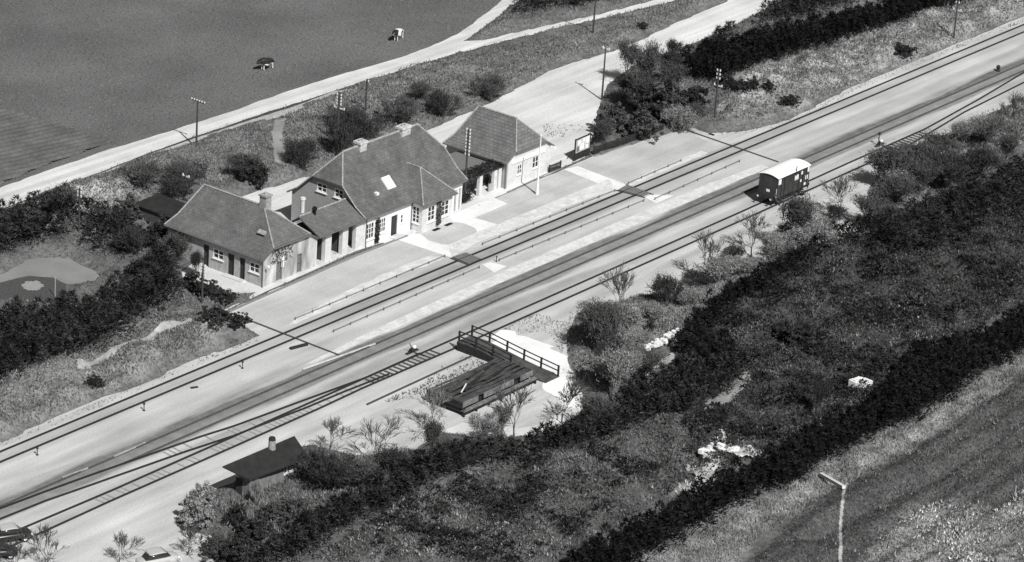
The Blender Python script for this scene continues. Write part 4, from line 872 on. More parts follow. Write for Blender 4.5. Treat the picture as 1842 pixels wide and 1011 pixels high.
def plant(kind, x, y, h, label, wf=1.0, shade='m', var=None, cat=None, world=False, group=None):
    """x, y: the photo pixel of its foot; h metres tall"""
    p = np.array([x, y, 0.]) if world else G(x, y); var = random.randrange(5) if var is None else var
    pr = proto(kind, var); s_ = h/pr['H']; zz_ = gz(p[0], p[1])
    cat = cat or {'bare': 'tree', 'twig': 'bush', 'tall': 'tree', 'leafy': 'bush'}[kind]
    t = thing(NAMES[kind], label, cat, (p[0], p[1], zz_), random.uniform(0, 6.28), group); t.scale = (s_*wf, s_*wf, s_)
    tw = {'l': L_twigl, 'm': L_twig, 'd': L_bark}[shade]; lf = {'l': L_bushl, 'm': L_bush, 'd': L_bushd}[shade]
    def ch(nm, me):
        o = bpy.data.objects.new(nm, me); COL.objects.link(o); o.parent = t; return o
    ch('trunk' if kind in ('bare', 'tall') else 'stems', mesh_for(pr, 'trunk', L_bark)); ch('branches', mesh_for(pr, 'crown', tw))
    if pr['leaf'] is not None: ch('crown', mesh_for(pr, 'leaf', lf))
    return t
PLANTS = [
 # right of the siding, from the ramp to the far right
 ('bare', 1010, 762, 5.0, 'leafless tree with wide limbs right of the foot of the loading ramp', 1.1, 'd'),
 ('bare', 924, 798, 5.6, 'leafless tree standing in front of the right half of the timber stage', 1.0, 'm'),
 ('bare', 780, 780, 4.6, 'leafless tree with pale crooked limbs overlapping the left corner of the timber stage', 1.3, 'l'),
 ('bare', 680, 826, 4.4, 'slender leafless tree between the hut and the timber stage, alone on the sand', 1.15, 'm'),
 ('bare', 592, 815, 3.4, 'small leafless tree just right of the dark hut roof', 1.3, 'm'),
 ('bare', 1116, 592, 4.6, 'leafless tree right of the big twiggy bush on the gravel edge', .9, 'm'),
 ('twig', 1196, 558, 2.6, 'small dark bush alone on the gravel edge, second from the big twiggy one', .75, 'd'),
 ('bare', 1270, 516, 4.4, 'leafless tree on the gravel edge below the siding with a dark bush at its foot', .95, 'm'),
 ('twig', 1252, 520, 1.6, 'low dark spreading bush at the left foot of a leafless tree', 1.5, 'd'),
 ('bare', 1352, 462, 4.0, 'rounded leafless tree left of the tallest twiggy tree near the wagon', 1.2, 'm'),
 ('twig', 1328, 470, 1.7, 'low dark spreading bush at the left foot of the rounded leafless tree', 1.4, 'd'),
 ('tall', 1424, 455, 5.2, 'tallest twiggy tree standing below the goods wagon', 1.0, 'm'),
 ('twig', 1404, 440, 2.0, 'dark bush tucked behind the left side of the tallest twiggy tree', 1.3, 'd'),
 ('bare', 1511, 392, 4.2, 'leafless tree in the pale sandy patch right of the wagon', 1.15, 'm'),
 ('twig', 1492, 398, 1.8, 'dark low bush at the left foot of the tree in the sandy patch', 1.6, 'd'),
 ('twig', 1590, 345, 3.4, 'twiggy bush at the corner where the gravel narrows', 1.2, 'm'), ('twig', 1640, 318, 2.6, 'twiggy bush just below the far dark cross timbers', 1.4, 'm'),
 ('twig', 1700, 300, 2.8, 'twiggy bush between the cross timbers and the pale bank on the right', 1.4, 'm'), ('bare', 1772, 280, 4.0, 'leafless tree on the pale bank near the right edge', 1.2, 'm'),
 ('bare', 1828, 262, 5.0, 'large leafless tree at the right edge below the tracks', 1.2, 'd'), ('twig', 1740, 262, 2.0, 'small twiggy bush on the pale bank below the curving siding', 1.2, 'l'),
 ('twig', 1062, 645, 4.6, 'big twiggy bush on the gravel edge right of the white sand', 1.1, 'm'), ('twig', 1095, 622, 3.8, 'twiggy bush merging into the right side of the big one by the white sand', 1.1, 'm'),
 ('twig', 1072, 690, 3.2, 'dark shrub below the big twiggy bush beside the white sand', 1.0, 'd'), ('tall', 1095, 735, 4.8, 'pale upright shrub above the bend of the conifer belt', 1.1, 'l'),
 ('tall', 1135, 715, 3.8, 'pale upright shrub left of the white rubble ledge', 1.1, 'l'), ('twig', 1110, 650, 3.0, 'pale twiggy shrub between the big bush and the rubble ledge', 1.2, 'l'),
 ('twig', 1065, 775, 2.8, 'grey shrub on the crest of the conifer belt right of the ramp foot tree', 1.4, 'm'),
 ('leafy', 1168, 608, 1.3, 'tiny dark bush, the upper of two above the white rubble', .7, 'd'), ('leafy', 1160, 622, .9, 'tiny dark bush, the lower of two above the white rubble', .7, 'd'),
 ('twig', 1600, 372, 2.6, 'grey twiggy bush on the slope just below the corner where the gravel narrows', 1.3, 'm'), ('tall', 1650, 360, 3.2, 'grey feathery bush on the slope below the far cross timbers', 1.2, 'm'),
 ('twig', 1690, 345, 3.0, 'dark twiggy bush on the slope above the far right thicket, left one', 1.4, 'd'), ('twig', 1745, 330, 3.0, 'dark twiggy bush on the slope above the far right thicket, middle one', 1.4, 'd'), ('tall', 1800, 315, 3.2, 'grey feathery bush at the right edge above the thicket', 1.2, 'm'),
 ('twig', 1560, 415, 2.4, 'grey bush where the conifer belt meets the far right thicket', 1.5, 'm'), ('tall', 1380, 488, 2.8, 'pale wispy shrub on the bank above the climbing belt', 1.4, 'l'), ('twig', 1450, 462, 2.4, 'pale wispy bush on the bank right of the tallest twiggy tree', 1.5, 'l'),
 ('twig', 1300, 520, 2.0, 'pale wispy bush on the bank between two leafless trees', 1.6, 'l'), ('tall', 1150, 650, 2.8, 'pale wispy shrub left of the white rubble', 1.3, 'l'), ('twig', 1150, 690, 2.4, 'grey bush below the pale upright shrubs on the bank', 1.5, 'm'),
 # around the stage and hut
 ('tall', 768, 850, 4.2, 'dense grey columnar shrub left of the timber stage', .95, 'm'), ('tall', 868, 800, 3.0, 'grey twiggy shrub in front of the middle of the timber stage', 1.2, 'l'),
 ('tall', 900, 790, 3.0, 'grey twiggy shrub in front of the right end of the timber stage', 1.2, 'l'), ('twig', 880, 830, 2.2, 'wide grey shrub on the crest of the belt below the timber stage', 1.6, 'm'), ('twig', 820, 850, 2.2, 'wide dark shrub on the crest of the belt right of the columnar shrub', 1.6, 'd'),
 ('twig', 588, 885, 3.6, 'dark leafless bush spilling over the right end of the hut roof', 1.1, 'd'), ('twig', 640, 880, 2.6, 'low grey bush right of the hut below the leafless trees', 1.6, 'm'), ('twig', 700, 870, 2.4, 'low dark bush below the slender leafless tree', 1.5, 'd'),
 ('leafy', 366, 912, 2.0, 'light leafy bush at the left corner of the hut', 1.0, 'l'), ('leafy', 350, 945, 2.6, 'light leafy bush left of the hut, lowest on the slope of sand', 1.1, 'l'),
 ('leafy', 425, 955, 2.0, 'dark leafy bush in front of the hut door', 1.0, 'd'), ('tall', 462, 925, 2.3, 'pale feathery shrub reaching up over the hut roof edge', .9, 'l'), ('leafy', 485, 945, 1.8, 'grey leafy bush in front of the hut wall', 1.1, 'm'), ('leafy', 525, 935, 1.8, 'grey leafy bush before the right end of the hut wall', 1.1, 'm'),
 ('leafy', 545, 965, 2.4, 'grey leafy bush between the hut and the conifer belt', 1.3, 'm'), ('leafy', 455, 985, 2.6, 'dark leafy bush below the hut, close to the conifer belt', 1.2, 'd'),
 ('leafy', 390, 1000, 2.2, 'grey leafy bush at the bottom edge right of the parked car roof', 1.3, 'm'), ('leafy', 430, 1030, 2.4, 'dark leafy bush at the bottom edge below the hut', 1.3, 'd'),
 ('bare', 337, 998, 2.9, 'spreading leafless tree behind the car at the bottom edge', 1.5, 'd'), ('bare', 83, 1024, 4.2, 'large dark leafless tree in the lower left corner', 1.2, 'd'),
 ('bare', 213, 1016, 3.2, 'thin pale leafless tree at the bottom edge between the two cars', 1.1, 'm'), ('bare', 30, 1040, 3.6, 'dark leafless tree cut off by the lower left corner', 1.3, 'd'),
 # behind the near pavilion and along the bank
 ('leafy', 453, 336, 3.4, 'round dark bush above the yard behind the near pavilion', .95, 'd'), ('twig', 440, 330, 2.8, 'twiggy bush touching the left side of the round dark bush', 1.1, 'm'),
 ('tall', 368, 330, 3.0, 'pale twiggy bush on the bank above the near pavilion roof', 1.3, 'l'), ('twig', 330, 345, 2.6, 'twiggy bush behind the shed at the near pavilion', 1.3, 'm'), ('twig', 250, 352, 2.6, 'twiggy bush on the pale bank left of the shed', 1.5, 'm'),
 ('twig', 545, 304, 3.0, 'dark twiggy bush right of the bank path', 1.1, 'd'), ('twig', 600, 285, 3.6, 'twiggy bush behind the first chimney of the station', 1.1, 'd'), ('twig', 645, 262, 3.6, 'twiggy bush between the two station chimneys', 1.1, 'd'),
 ('twig', 715, 232, 3.2, 'grey twiggy bush behind the second station chimney', 1.1, 'm'), ('twig', 795, 212, 3.0, 'dark twiggy bush above the far pavilion ridge', 1.0, 'd'), ('twig', 875, 180, 2.8, 'grey twiggy bush beside the forecourt, rightmost on the bank', 1.2, 'm'),
 ('twig', 320, 372, 2.4, 'dark low bush in the yard beside the shed wall', 1.3, 'd'), ('twig', 765, 190, 2.0, 'small grey bush on the bank between two larger dark ones', 1.4, 'm'), ('twig', 620, 235, 2.4, 'grey bush on the bank just below the cart track', 1.5, 'm'),
 # left gardens
 ('leafy', 230, 400, 2.6, 'light bush left of the shed', 1.2, 'm'), ('leafy', 285, 440, 3.2, 'dark bush against the left wall of the near pavilion', 1.0, 'd'), ('twig', 300, 470, 3.0, 'twiggy bush in front of the pavilion plank wall', 1.1, 'm'),
 ('leafy', 180, 430, 2.6, 'grey bush on the garden side of the telegraph pole', 1.2, 'm'), ('twig', 110, 400, 2.6, 'twiggy bush left of the telegraph pole in the garden', 1.4, 'm'), ('leafy', 60, 415, 2.2, 'pale bush near the left edge of the garden', 1.3, 'm'), ('leafy', 15, 440, 3.0, 'dark bush at the left edge above the garden path', 1.2, 'd'),
 ('twig', 240, 470, 2.6, 'dark twiggy bush beside the garden path end', 1.3, 'd'), ('leafy', 260, 520, 3.0, 'dark bush left of the pavilion pavement', 1.1, 'd'),
 ('tall', 355, 500, 2.8, 'dark feathery shrub before the first plank door', .9, 'd'), ('leafy', 372, 535, 1.7, 'low dark shrub around the foot of the pole by the pavilion corner', 1.5, 'd'), ('leafy', 405, 545, 1.2, 'low dark shrub at the corner of the pavement', 1.8, 'd'), ('leafy', 345, 525, 1.8, 'dark shrub between pavement and bank', 1.4, 'd'),
 ('leafy', 385, 608, 1.5, 'flat dark shrub at the platform end, the left half', 1.8, 'd'), ('leafy', 430, 604, 1.4, 'flat dark shrub at the platform end, the right half', 1.7, 'd'),
 ('leafy', 170, 700, 1.1, 'small dark shrub on the bank above the main line at the left', 1.5, 'd'),
 # cluster at the far end of the platform
 ('tall', 1165, 178, 6.2, 'tall dark shrub, highest of the clump beyond the notice board', 1.1, 'm'), ('tall', 1130, 150, 5.0, 'tall feathery shrub at the left shoulder of the clump beyond the notice board', 1.0, 'm'), ('tall', 1200, 160, 4.4, 'dark shrub at the right shoulder of the clump', 1.1, 'd'),
 ('tall', 1120, 190, 3.8, 'dark bush at the foot of the telegraph pole beside the forecourt', 1.1, 'd'), ('leafy', 1165, 215, 4.6, 'dark bush in the heart of the clump beyond the notice board', 1.1, 'd', 1), ('leafy', 1100, 245, 3.8, 'grey leafy bush nearest the notice board', 1.1, 'm'), ('tall', 1090, 268, 3.0, 'small grey shrub against the picket fence', 1.2, 'm'),
 ('leafy', 1150, 250, 3.6, 'pale leafy bush behind the picket fence', 1.1, 'm'), ('leafy', 1205, 222, 4.2, 'pale topped bush at the right side of the clump', 1.0, 'm'), ('leafy', 1240, 200, 3.4, 'dark bush at the right foot of the clump', 1.1, 'd'), ('twig', 1250, 228, 2.4, 'twiggy bush between the clump and the far telegraph pole', 1.2, 'm'),
 ('tall', 1210, 120, 2.6, 'dark shrub on the forecourt edge behind the clump', 1.2, 'd'), ('tall', 1190, 195, 5.0, 'largest dark bush in the clump beyond the platform', 1.3, 'm'), ('tall', 1145, 205, 5.0, 'feathery grey shrub rising from the middle of the clump', 1.3, 'm'), ('twig', 1215, 240, 3.0, 'pale twiggy bush at the kerb before the clump', 1.3, 'l'),
 ('leafy', 1330, 180, 1.6, 'dark small bush on the far bank, nearest the conifer belt end', 1.3, 'd'), ('leafy', 1352, 178, 1.5, 'second small dark bush on the far bank', 1.2, 'd'), ('leafy', 1380, 176, 1.4, 'third small dark bush on the far bank', 1.2, 'd'),
 ('leafy', 1422, 195, 1.4, 'small dark bush low on the far bank near the gravel', 1.5, 'd'), ('leafy', 1625, 108, 1.7, 'dark bush low on the far bank towards the upper right', 1.6, 'd'), ('leafy', 1305, 165, 1.8, 'dark bush beside the far telegraph pole', 1.4, 'd'),
 # lower right
 ('leafy', 1440, 640, 2.0, 'black bush above the pale hollow on the lower right', 1.4, 'd'), ('leafy', 1405, 618, 1.8, 'black bush left of the other one above the pale hollow', 1.3, 'd'), ('tall', 1465, 765, 3.4, 'dark dense shrub at the edge of the longest conifer belt', .9, 'd'),
 ('leafy', 1590, 680, 1.8, 'dark mound above the white debris', 1.6, 'd'), ('tall', 1695, 18, 2.2, 'small shrub at the top edge near the last telegraph pole', 1.0, 'm'),
 ('leafy', 1155, 60, 1.2, 'small dark bush on the verge between the two upper roads', 1.0, 'd'),
]
PLANTS += [('twig', x, y, h, l, w_, 'l') for x, y, h, l, w_ in (
 (1410, 470, 2.0, 'pale wispy bush at the foot of the tallest twiggy tree', 1.5), (1478, 440, 2.0, 'pale wispy bush between the tallest twiggy tree and the sandy patch', 1.5),
 (1335, 500, 1.8, 'pale wispy bush below the rounded leafless tree', 1.6), (1240, 560, 1.8, 'pale wispy bush above the corner of the climbing belt', 1.6), (1175, 585, 1.7, 'pale wispy bush between the small dark bush and the rubble', 1.6),
 (1130, 605, 2.2, 'pale wispy bush at the foot of the tree by the big twiggy bush', 1.5), (1625, 345, 2.0, 'pale wispy bush among the grey ones below the cross timbers', 1.6), (1720, 318, 2.0, 'pale wispy bush between two dark twiggy ones above the thicket', 1.6),
 (1785, 262, 2.4, 'pale wispy bush beside the leafless tree on the pale bank', 1.5), (1090, 700, 2.6, 'pale wispy bush on the bank above the belt crest', 1.5))]
for P_ in PLANTS: plant(P_[0], P_[1], P_[2], P_[3]*(1.28 if P_[1] > 1100 and 245 < P_[2] < 625 and P_[0] in ('bare', 'twig', 'tall') and P_[3] > 1.9 else 1.0), P_[4], P_[5], P_[6])
# climbing plants on the station wall
def creeper(label, x0, x1, y, z0, z1, n, m, thick=.25):
    P = np.column_stack([x0+(x1-x0)*RNG.random(n), y-thick*RNG.random(n), z0+(z1-z0)*RNG.random(n)]); c = P.mean(0); c[2] = 0
    o = raw_mesh('climbing_plant', *leaves(P-c, unit(RNG.normal(size=(n, 3))+np.array([0, -1, .3])), .13+.1*RNG.random(n)), m); o.location = c
    tag(o, label, 'climber')
cxa = Gy(677, 410, Y0)[0]
creeper('dark climbing plant on the white wall between two tall station windows', cxa-.3, cxa+.35, Y0-.02, .05, 2.9, 500, L_scrub)
creeper('dark climbing plant between the two bay windows', 3.63+bo[0][1]+.1, 3.63+bo[1][0]-.05, 15.52, .3, 3.2, 450, L_scrubm)
creeper('dark creeper heaped on the pergola of the link building', 13.2, XR-.4, 19.6, 2.75, 3.3, 1500, L_dark2, 1.9)
creeper('patchy creeper on the front wall of the near pavilion', XL+1.2, XL+4.6, YL-.01, 2.2, 3.9, 260, L_scrubm, .12)
creeper('dark plants filling the planter by the station side door', 12.9, 15.4, 18.1, .3, 1.5, 500, L_dark2, .6)
# ------------------------------------------------------------------ telegraph poles
M_pole = mat('pole_wood', .06, nz=.2); M_ins = mat('porcelain', .8, rough=.35, spec=.5)
def pole(label, x, y, h, arms, rx=0, world=False, yaw=0.0, stay=False):
    p = np.array([x, y, 0.]) if world else G(x, y); z = gz(p[0], p[1]) if not world else 0
    t = thing('telegraph_pole', label, 'telegraph pole', (p[0], p[1], z), yaw, 'telegraph poles')
    MB().tube((0, 0, -.2), (0, 0, h-z), .13, .085, 8).build('pole', M_pole, t)
    for (dz, half, kind) in arms:
        zz2 = h-z-dz
        if kind == 'arm':
            a = MB().bar((.1, -half, zz2), (.1, half, zz2), .1, .12).build('crossarm', M_ins if half < .9 else M_pole, t); n = max(2, int(half/.3)); ys = np.linspace(-half+.06, half-.06, n*2 if half > .9 else 2)
        else:
            a = MB().bar((0, -half, zz2-.12), (0, half, zz2-.12), .04).build('bracket', M_pole, t); ys = (-half, half)
        for yy in ys: MB().tube((.1 if kind == 'arm' else 0, yy, zz2-.05), (.1 if kind == 'arm' else 0, yy, zz2+.2), .05, .10, 6).build('insulator', M_ins, a)
    return t
lv = lambda n, st=.5, d0=.1, hf=.24: [(d0+st*i, hf, 'b') for i in range(n)]
pole('telegraph pole with one wide crossarm beside the country road at left', 353, 265, 5.75, [(.12, 1.05, 'arm')])
pole('telegraph pole rising from the garden shrubs left of the shed', 141.7, 427, 5.75, lv(3, .45))
pole('telegraph pole with many insulators at the left corner of the near pavilion', 363, 552, 4.7, lv(5, .34, .1, .3)+[(1.9, .8, 'arm')])
pole('telegraph pole with four insulator rows and bent arm behind the station chimneys', 606, 268, 6.75, lv(4, .38, .1, .3)+[(1.7, .8, 'arm')])
pole('thin telegraph pole on the bank right of the one behind the chimneys', 657, 210, 4.8, lv(1, .5, .3))
pq = Gy(843, 233, 18.0)
pole('telegraph pole with eight insulator rows between main building and far pavilion', pq[0], 18.0, pq[2], lv(8, .42, .1, .25), world=True)
pole('telegraph pole with one white arm on the forecourt edge', 1082.5, 180, 6.75, [(.12, .55, 'arm')])
pole('telegraph pole between the two upper roads, cut by the top edge', 1066, 70, 7.2, [(.12, .9, 'arm')])
pole('telegraph pole with white side arm on the bank beyond the platform end', 1285, 220, 6.7, lv(3, .5, .1, .22)+[(2.0, .6, 'arm')])
pole('telegraph pole with white side arm on the far bank at the upper right', 1715, 73, 5.8, lv(2, .5, .1, .22)+[(1.6, .6, 'arm')])
pole('short bare telegraph pole behind the near pavilion roof', 332, 365, 3.3, [(.15, .5, 'arm')])
# flagpole
t = thing('flagpole', 'white flagpole standing on the platform before the far pavilion', 'flagpole', (*G(966, 350)[:2], 0))
MB().tube((0, 0, .0), (0, 0, 1.3), .19, .17, 8).build('base', M_white, t); MB().tube((0, 0, 1.3), (0, 0, 7.1), .12, .06, 8).build('pole', M_white, t); MB().ball((0, 0, 7.18), .1).build('finial', M_white, t)
# ------------------------------------------------------------------ goods wagon
M_wag = mat('wagon_boards', .055, rough=.7, nz=.2, nscale=2, blot=.2, bscale=.8, pattern='plank', psc=(.28, 5), pc=.5); M_wroof = mat('wagon_roof', .9, rough=.8, nz=.03)
M_iron = mat('iron', .03, rough=.6, nz=.3); M_wheel = mat('wheel_iron', .07, rough=.5, nz=.2)
wg = thing('goods_wagon', 'dark two-axle goods wagon with a white roof standing on the siding', 'goods wagon', (39.3, -6.37, .18))
WLn, WH = 6.5, 1.3
b = MB().box(0, WLn, -WH, WH, 1.05, 3.45); b.build('body', M_wag, wg)
ends = MB()
n = 12; rf = MB(); arc = [(-1.38+2.76*i/n, 3.5+.27*(1-(-1+2*i/n)**2)) for i in range(n+1)]; ring = arc+[(y_, z_-.07) for y_, z_ in arc[::-1]]
for xx in (-.1, WLn+.1): rf.v += [(xx, y_, z_) for y_, z_ in ring]
N2 = len(ring); rf.f = [(i, (i+1) % N2, N2+(i+1) % N2, N2+i) for i in range(N2)]+[tuple(range(N2)), tuple(N2+i for i in reversed(range(N2)))]
rfo = rf.build('roof', M_wroof, wg)
for xx in (0.0, WLn-.06):
    eg = MB(); pr_ = [(-1.28, 3.42), (1.28, 3.42)]+[(y_*.93, z_-.075) for y_, z_ in arc[::-1]]; k_ = len(pr_)
    for x2 in (xx, xx+.06): eg.v += [(x2, y_, z_) for y_, z_ in pr_]
    eg.f = [tuple(range(k_)), tuple(k_+i for i in reversed(range(k_)))]+[(i, (i+1) % k_, k_+(i+1) % k_, k_+i) for i in range(k_)]; eg.build('end_gable', M_wag, wg)
MB().tube((3.6, -1.36, 2.9), (3.6, -1.36, 4.1), .06).build('stove_pipe', M_iron, rfo)
fr = MB().box(-.08, WLn+.08, -1.12, -1.0, .78, 1.04).box(-.08, WLn+.08, 1.0, 1.12, .78, 1.04).box(-.08, .05, -1.3, 1.3, .76, 1.03).box(WLn-.05, WLn+.08, -1.3, 1.3, .76, 1.03); fr.build('underframe', M_iron, wg)
for xx in (0, WLn):
    d = -1 if xx == 0 else 1
    for yy in (-.88, .88):
        bf = MB().tube((xx+d*.08, yy, .92), (xx+d*.5, yy, .92), .08).tube((xx+d*.5, yy, .92), (xx+d*.58, yy, .92), .23, .23, 12); bo_ = bf.build('buffer', M_iron, wg)
        if d < 0 and yy > 0 or d < 0: MB().tube((xx+d*.582, yy+.05, .95), (xx+d*.59, yy+.05, .95), .13, .13, 8).build('buffer_face', M_white, bo_)
    MB().tube((xx+d*.08, 0, .9), (xx+d*.4, 0, .82), .05).build('coupling_hook', M_iron, wg)
for xx in (1.35, WLn-1.35):
    ws = MB().tube((xx, -1.0, .46), (xx, 1.0, .46), .07).build('axle', M_iron, wg)
    for yy in (-.78, .78):
        MB().tube((xx, yy-.06, .46), (xx, yy+.06, .46), .46, .46, 18).build('wheel', M_wheel, ws)
    for yy in (-1.05, 1.05):
        MB().box(xx-.16, xx+.16, yy-.08, yy+.08, .32, .62).bar((xx-.55, yy, .74), (xx, yy, .64), .08, .09).bar((xx, yy, .64), (xx+.55, yy, .74), .08, .09).build('axle_box', M_iron, wg)
for s2 in (-1, 1):
    yo = s2*(WH+.03)
    dd = MB().box(1.35, 3.1, min(s2*WH, s2*(WH+.06)), max(s2*WH, s2*(WH+.06)), 1.15, 3.3); do = dd.build('sliding_door', M_wag, wg)
    MB().bar((1.0, s2*(WH+.08), 3.33), (5.0, s2*(WH+.08), 3.33), .05, .06).build('door_rail', M_iron, do)
    for xx in (.7, 1.36, 2.2, 3.08, 4.3, 5.1, 5.9): MB().box(xx-.04, xx+.04, min(s2*WH, s2*(WH+.085)), max(s2*WH, s2*(WH+.085)), 1.05, 3.42).build('stanchion', M_iron, wg)
for (xa, xb, za, zb) in ((.1, .62, 2.65, 3.3), (3.45, 4.2, 2.55, 2.95), (4.75, 5.06, 2.75, 3.15), (5.98, 6.4, 2.75, 3.35), (5.7, 6.2, 1.9, 2.4), (5.5, 6.0, 1.25, 1.55), (4.65, 4.9, 1.85, 2.15)):
    MB().box(xa, xb, -WH-.035, -WH-.001, za, zb).build('white_panel', M_white, wg)
for zz2 in (2.36, 2.46): MB().box(3.45, 4.3, -WH-.03, -WH-.001, zz2, zz2+.05).build('lettering', M_white, wg)
MB().box(-.03, -.001, -.25, .2, 1.55, 1.85).build('white_panel', M_white, wg)
MB().box(WLn-1.1, WLn-.2, -1.55, -1.15, .35, .4).bar((WLn-.2, -1.35, .35), (WLn-.2, -1.3, 1.1), .04).bar((WLn-1.1, -1.35, .35), (WLn-1.1, -1.3, 1.1), .04).build('footstep', M_iron, wg)
MB().bar((1.9, -1.1, .55), (4.4, -1.1, .5), .05, .08).bar((3.1, -1.1, .5), (3.1, -1.1, .85), .06).build('brake_lever', M_iron, wg)
for yy in (-1.2, 1.2): MB().bar((-.06, yy, 1.1), (-.06, yy, 2.2), .04).build('handrail', M_white if yy < 0 else M_iron, wg)
# ------------------------------------------------------------------ loading ramp and timber stage
M_tar = mat('tarred_timber', .028, rough=.8, nz=.35, nscale=3); M_deck = mat('weathered_deck', .075, nz=.25, nscale=2, blot=.3, bscale=.9, pattern='plank', psc=(.3, 6), pc=.4)
M_deckl = mat('weathered_fascia', .17, nz=.25, nscale=2, blot=.25, bscale=1)
xa_, xb_ = -18.9, -16.6
rp = thing('loading_ramp', 'dark railed timber ramp rising from the white sand to the siding', 'ramp', (xa_, -19.0, 0)); RL = 11.4; RW = xb_-xa_
def dz_(y): return float(np.interp(y, [0, 4, 9.3, RL], [.12, .45, 1.05, 1.05]))
dk = MB()
for a, b in ((0, 4), (4, 9.3), (9.3, RL)): dk.slab([(0, a, dz_(a)), (RW, a, dz_(a)), (RW, b, dz_(b)), (0, b, dz_(b))], .12)
dk.build('deck', M_deck, rp)
for xx in (0, RW-.12):
    sd_ = MB()
    for a, b in ((0.02, 4), (4, 9.3), (9.3, RL-.02)):
        q = [(xx, a, 0), (xx, b, 0), (xx, b, dz_(b)-.13), (xx, a, dz_(a)-.13 if dz_(a) > .13 else .01)]; B = len(sd_.v); sd_.v += q+[(p[0]+.12, p[1], p[2]) for p in q]
        sd_.f += [(B, B+1, B+2, B+3), (B+7, B+6, B+5, B+4)]+[(B+i, B+(i+1) % 4, B+4+(i+1) % 4, B+4+i) for i in range(4)]
    sd_.build('side_boards', M_tar, rp)
MB().box(.0, RW, RL, RL+.1, 0, 1.0).build('end_boards', M_tar, rp)
def rail_side(xx, ys):
    for h_ in (.55, 1.08):
        mb = MB()
        for a, b in zip(ys[:-1], ys[1:]): mb.bar((xx, a, dz_(a)+h_), (xx, b, dz_(b)+h_), .1, .09)
        mb.build('railing', M_tar, rp)
    for yy in ys: MB().box(xx-.08, xx+.08, yy-.08, yy+.08, 0.02, dz_(yy)+1.15).build('post', M_tar, rp)
rail_side(RW-.1, [.1, 2.3, 4.5, 6.7, 9.0, RL-.1]); rail_side(.1, [4.6, 6.9, 9.1, RL-.1])
st = thing('timber_stage', 'raised timber loading stage with warped planks and dark legs below the ramp', 'loading stage', (-31.0, -17.9, 0))
SW_, SD_, SH_ = 11.2, 4.5, 1.35
off_ = 0.0
i = 0; yy = 0
for i in range(13):
    y0_, y1_ = i*SD_/13, (i+1)*SD_/13-.09; mb = MB(); xs = np.linspace(0, SW_, 9); w1_ = random.uniform(-.09, .12)
    sag = [0]+[random.uniform(-.03, .05)+w1_*math.sin(k) for k in range(1, 9)]
    bend = .35*(i/13)
    for k in range(8): mb.slab([(xs[k], y0_, SH_+sag[k]), (xs[k+1], y0_, SH_+sag[k+1]), (xs[k+1], y1_+.0, SH_+sag[k+1]), (xs[k], y1_, SH_+sag[k])], .07)
    mb.build('plank', M_deck, st)
for k, (xq, yq, an, ln_) in enumerate(((2.2, 1.5, .25, 3.6), (3.0, 2.3, .18, 4.2), (4.6, 3.0, .1, 4.0), (1.0, 2.6, .3, 2.6), (5.5, 1.6, .12, 3.6), (6.6, 3.6, .05, 3.2))):
    o = MB().box(0, ln_, -.14, .14, 0, .14).build('loose_plank', M_tar if k % 2 == 0 else M_deck, st); o.location = (xq, yq, SH_+.1); o.rotation_euler = (random.uniform(-.1, .3), -.02, an)
o = MB().box(0, 2.2, -.06, .06, 0, .05).build('loose_plank', M_white, st); o.location = (1.4, 1.3, SH_+.25); o.rotation_euler = (0, 0, .45)
fas = MB(); fas.box(0, 2.4, -.08, -.01, SH_-.5, SH_+.04).box(3.3, 8.1, -.08, -.01, SH_-.5, SH_+.04).box(9.2, SW_, -.08, -.01, SH_-.5, SH_+.04); 
for (a, b) in ((0, 2.4), (3.3, 8.1), (9.2, SW_)): MB().box(a, b, -.09, -.01, SH_-.52, SH_+.05).build('fascia_board', M_deckl, st)
MB().box(-.09, -.01, 0, SD_, SH_-.6, SH_+.04).build('end_board', M_tar, st); MB().box(SW_+.01, SW_+.09, 0, SD_, SH_-.6, SH_+.04).build('end_board', M_tar, st)
MB().box(.05, SW_-.05, .3, SD_-.1, .05, SH_-.3).build('core', M_tar, st)
MB().box(-.3, SW_+.2, -.55, -.12, SH_-.78, SH_-.66).build('lower_ledge', M_deckl, st); MB().box(-.3, SW_+.2, -.56, -.5, SH_-.95, SH_-.785).build('ledge_edge', M_tar, st)
for xx in (-.2, 1.8, 3.8, 5.8, 7.8, 9.6, SW_+.1): MB().box(xx-.09, xx+.09, -.48, -.3, .02, SH_-.79).build('leg', M_tar, st)
MB().bar((-.3, -.6, .95), (-.3, 3.0, .95), .1, .12).build('end_rail', M_tar, st)
# ------------------------------------------------------------------ hut
ht = thing('tool_hut', 'small wooden hut with a dark roof and round chimney in the bushes', 'hut', (-60.0, -16.6, 0))
r4 = [(400, 839, 3.5), (529.6, 784, 3.5), (556, 823, 2.5), (449.6, 863, 2.5)]; q = [np.array(G(*p)) for p in r4]
q = [(p[0]+60.0, p[1]+16.6, p[2]) for p in q]
M_hroof = mat('tar_felt', .026, nz=.2, nscale=1.5, blot=.15, bscale=.5)
ro = MB().slab(q, .12).build('roof', M_hroof, ht)
cx0 = max(q[0][0], q[3][0])+.35; cx1 = min(q[1][0], q[2][0])-.35; cy0 = max(q[2][1], q[3][1])+.3; cy1 = min(q[0][1], q[1][1])-.3
def rz(y): return float(np.interp(y, [q[3][1], q[0][1]], [2.5, 3.5]))-.16
M_hw = mat('hut_boards', .22, nz=.25, nscale=2, pattern='plank', psc=(.22, 5), pc=.45)
wl = MB(); wall(wl, (cx0, cy0, 0), (1, 0, 0), (0, -1, 0), cx1-cx0, 0, rz(cy0), [(cx1-cx0-2.0, cx1-cx0-1.5, 1.2, 2.0), (cx1-cx0-1.2, cx1-cx0-.7, 1.2, 2.0)], .12)
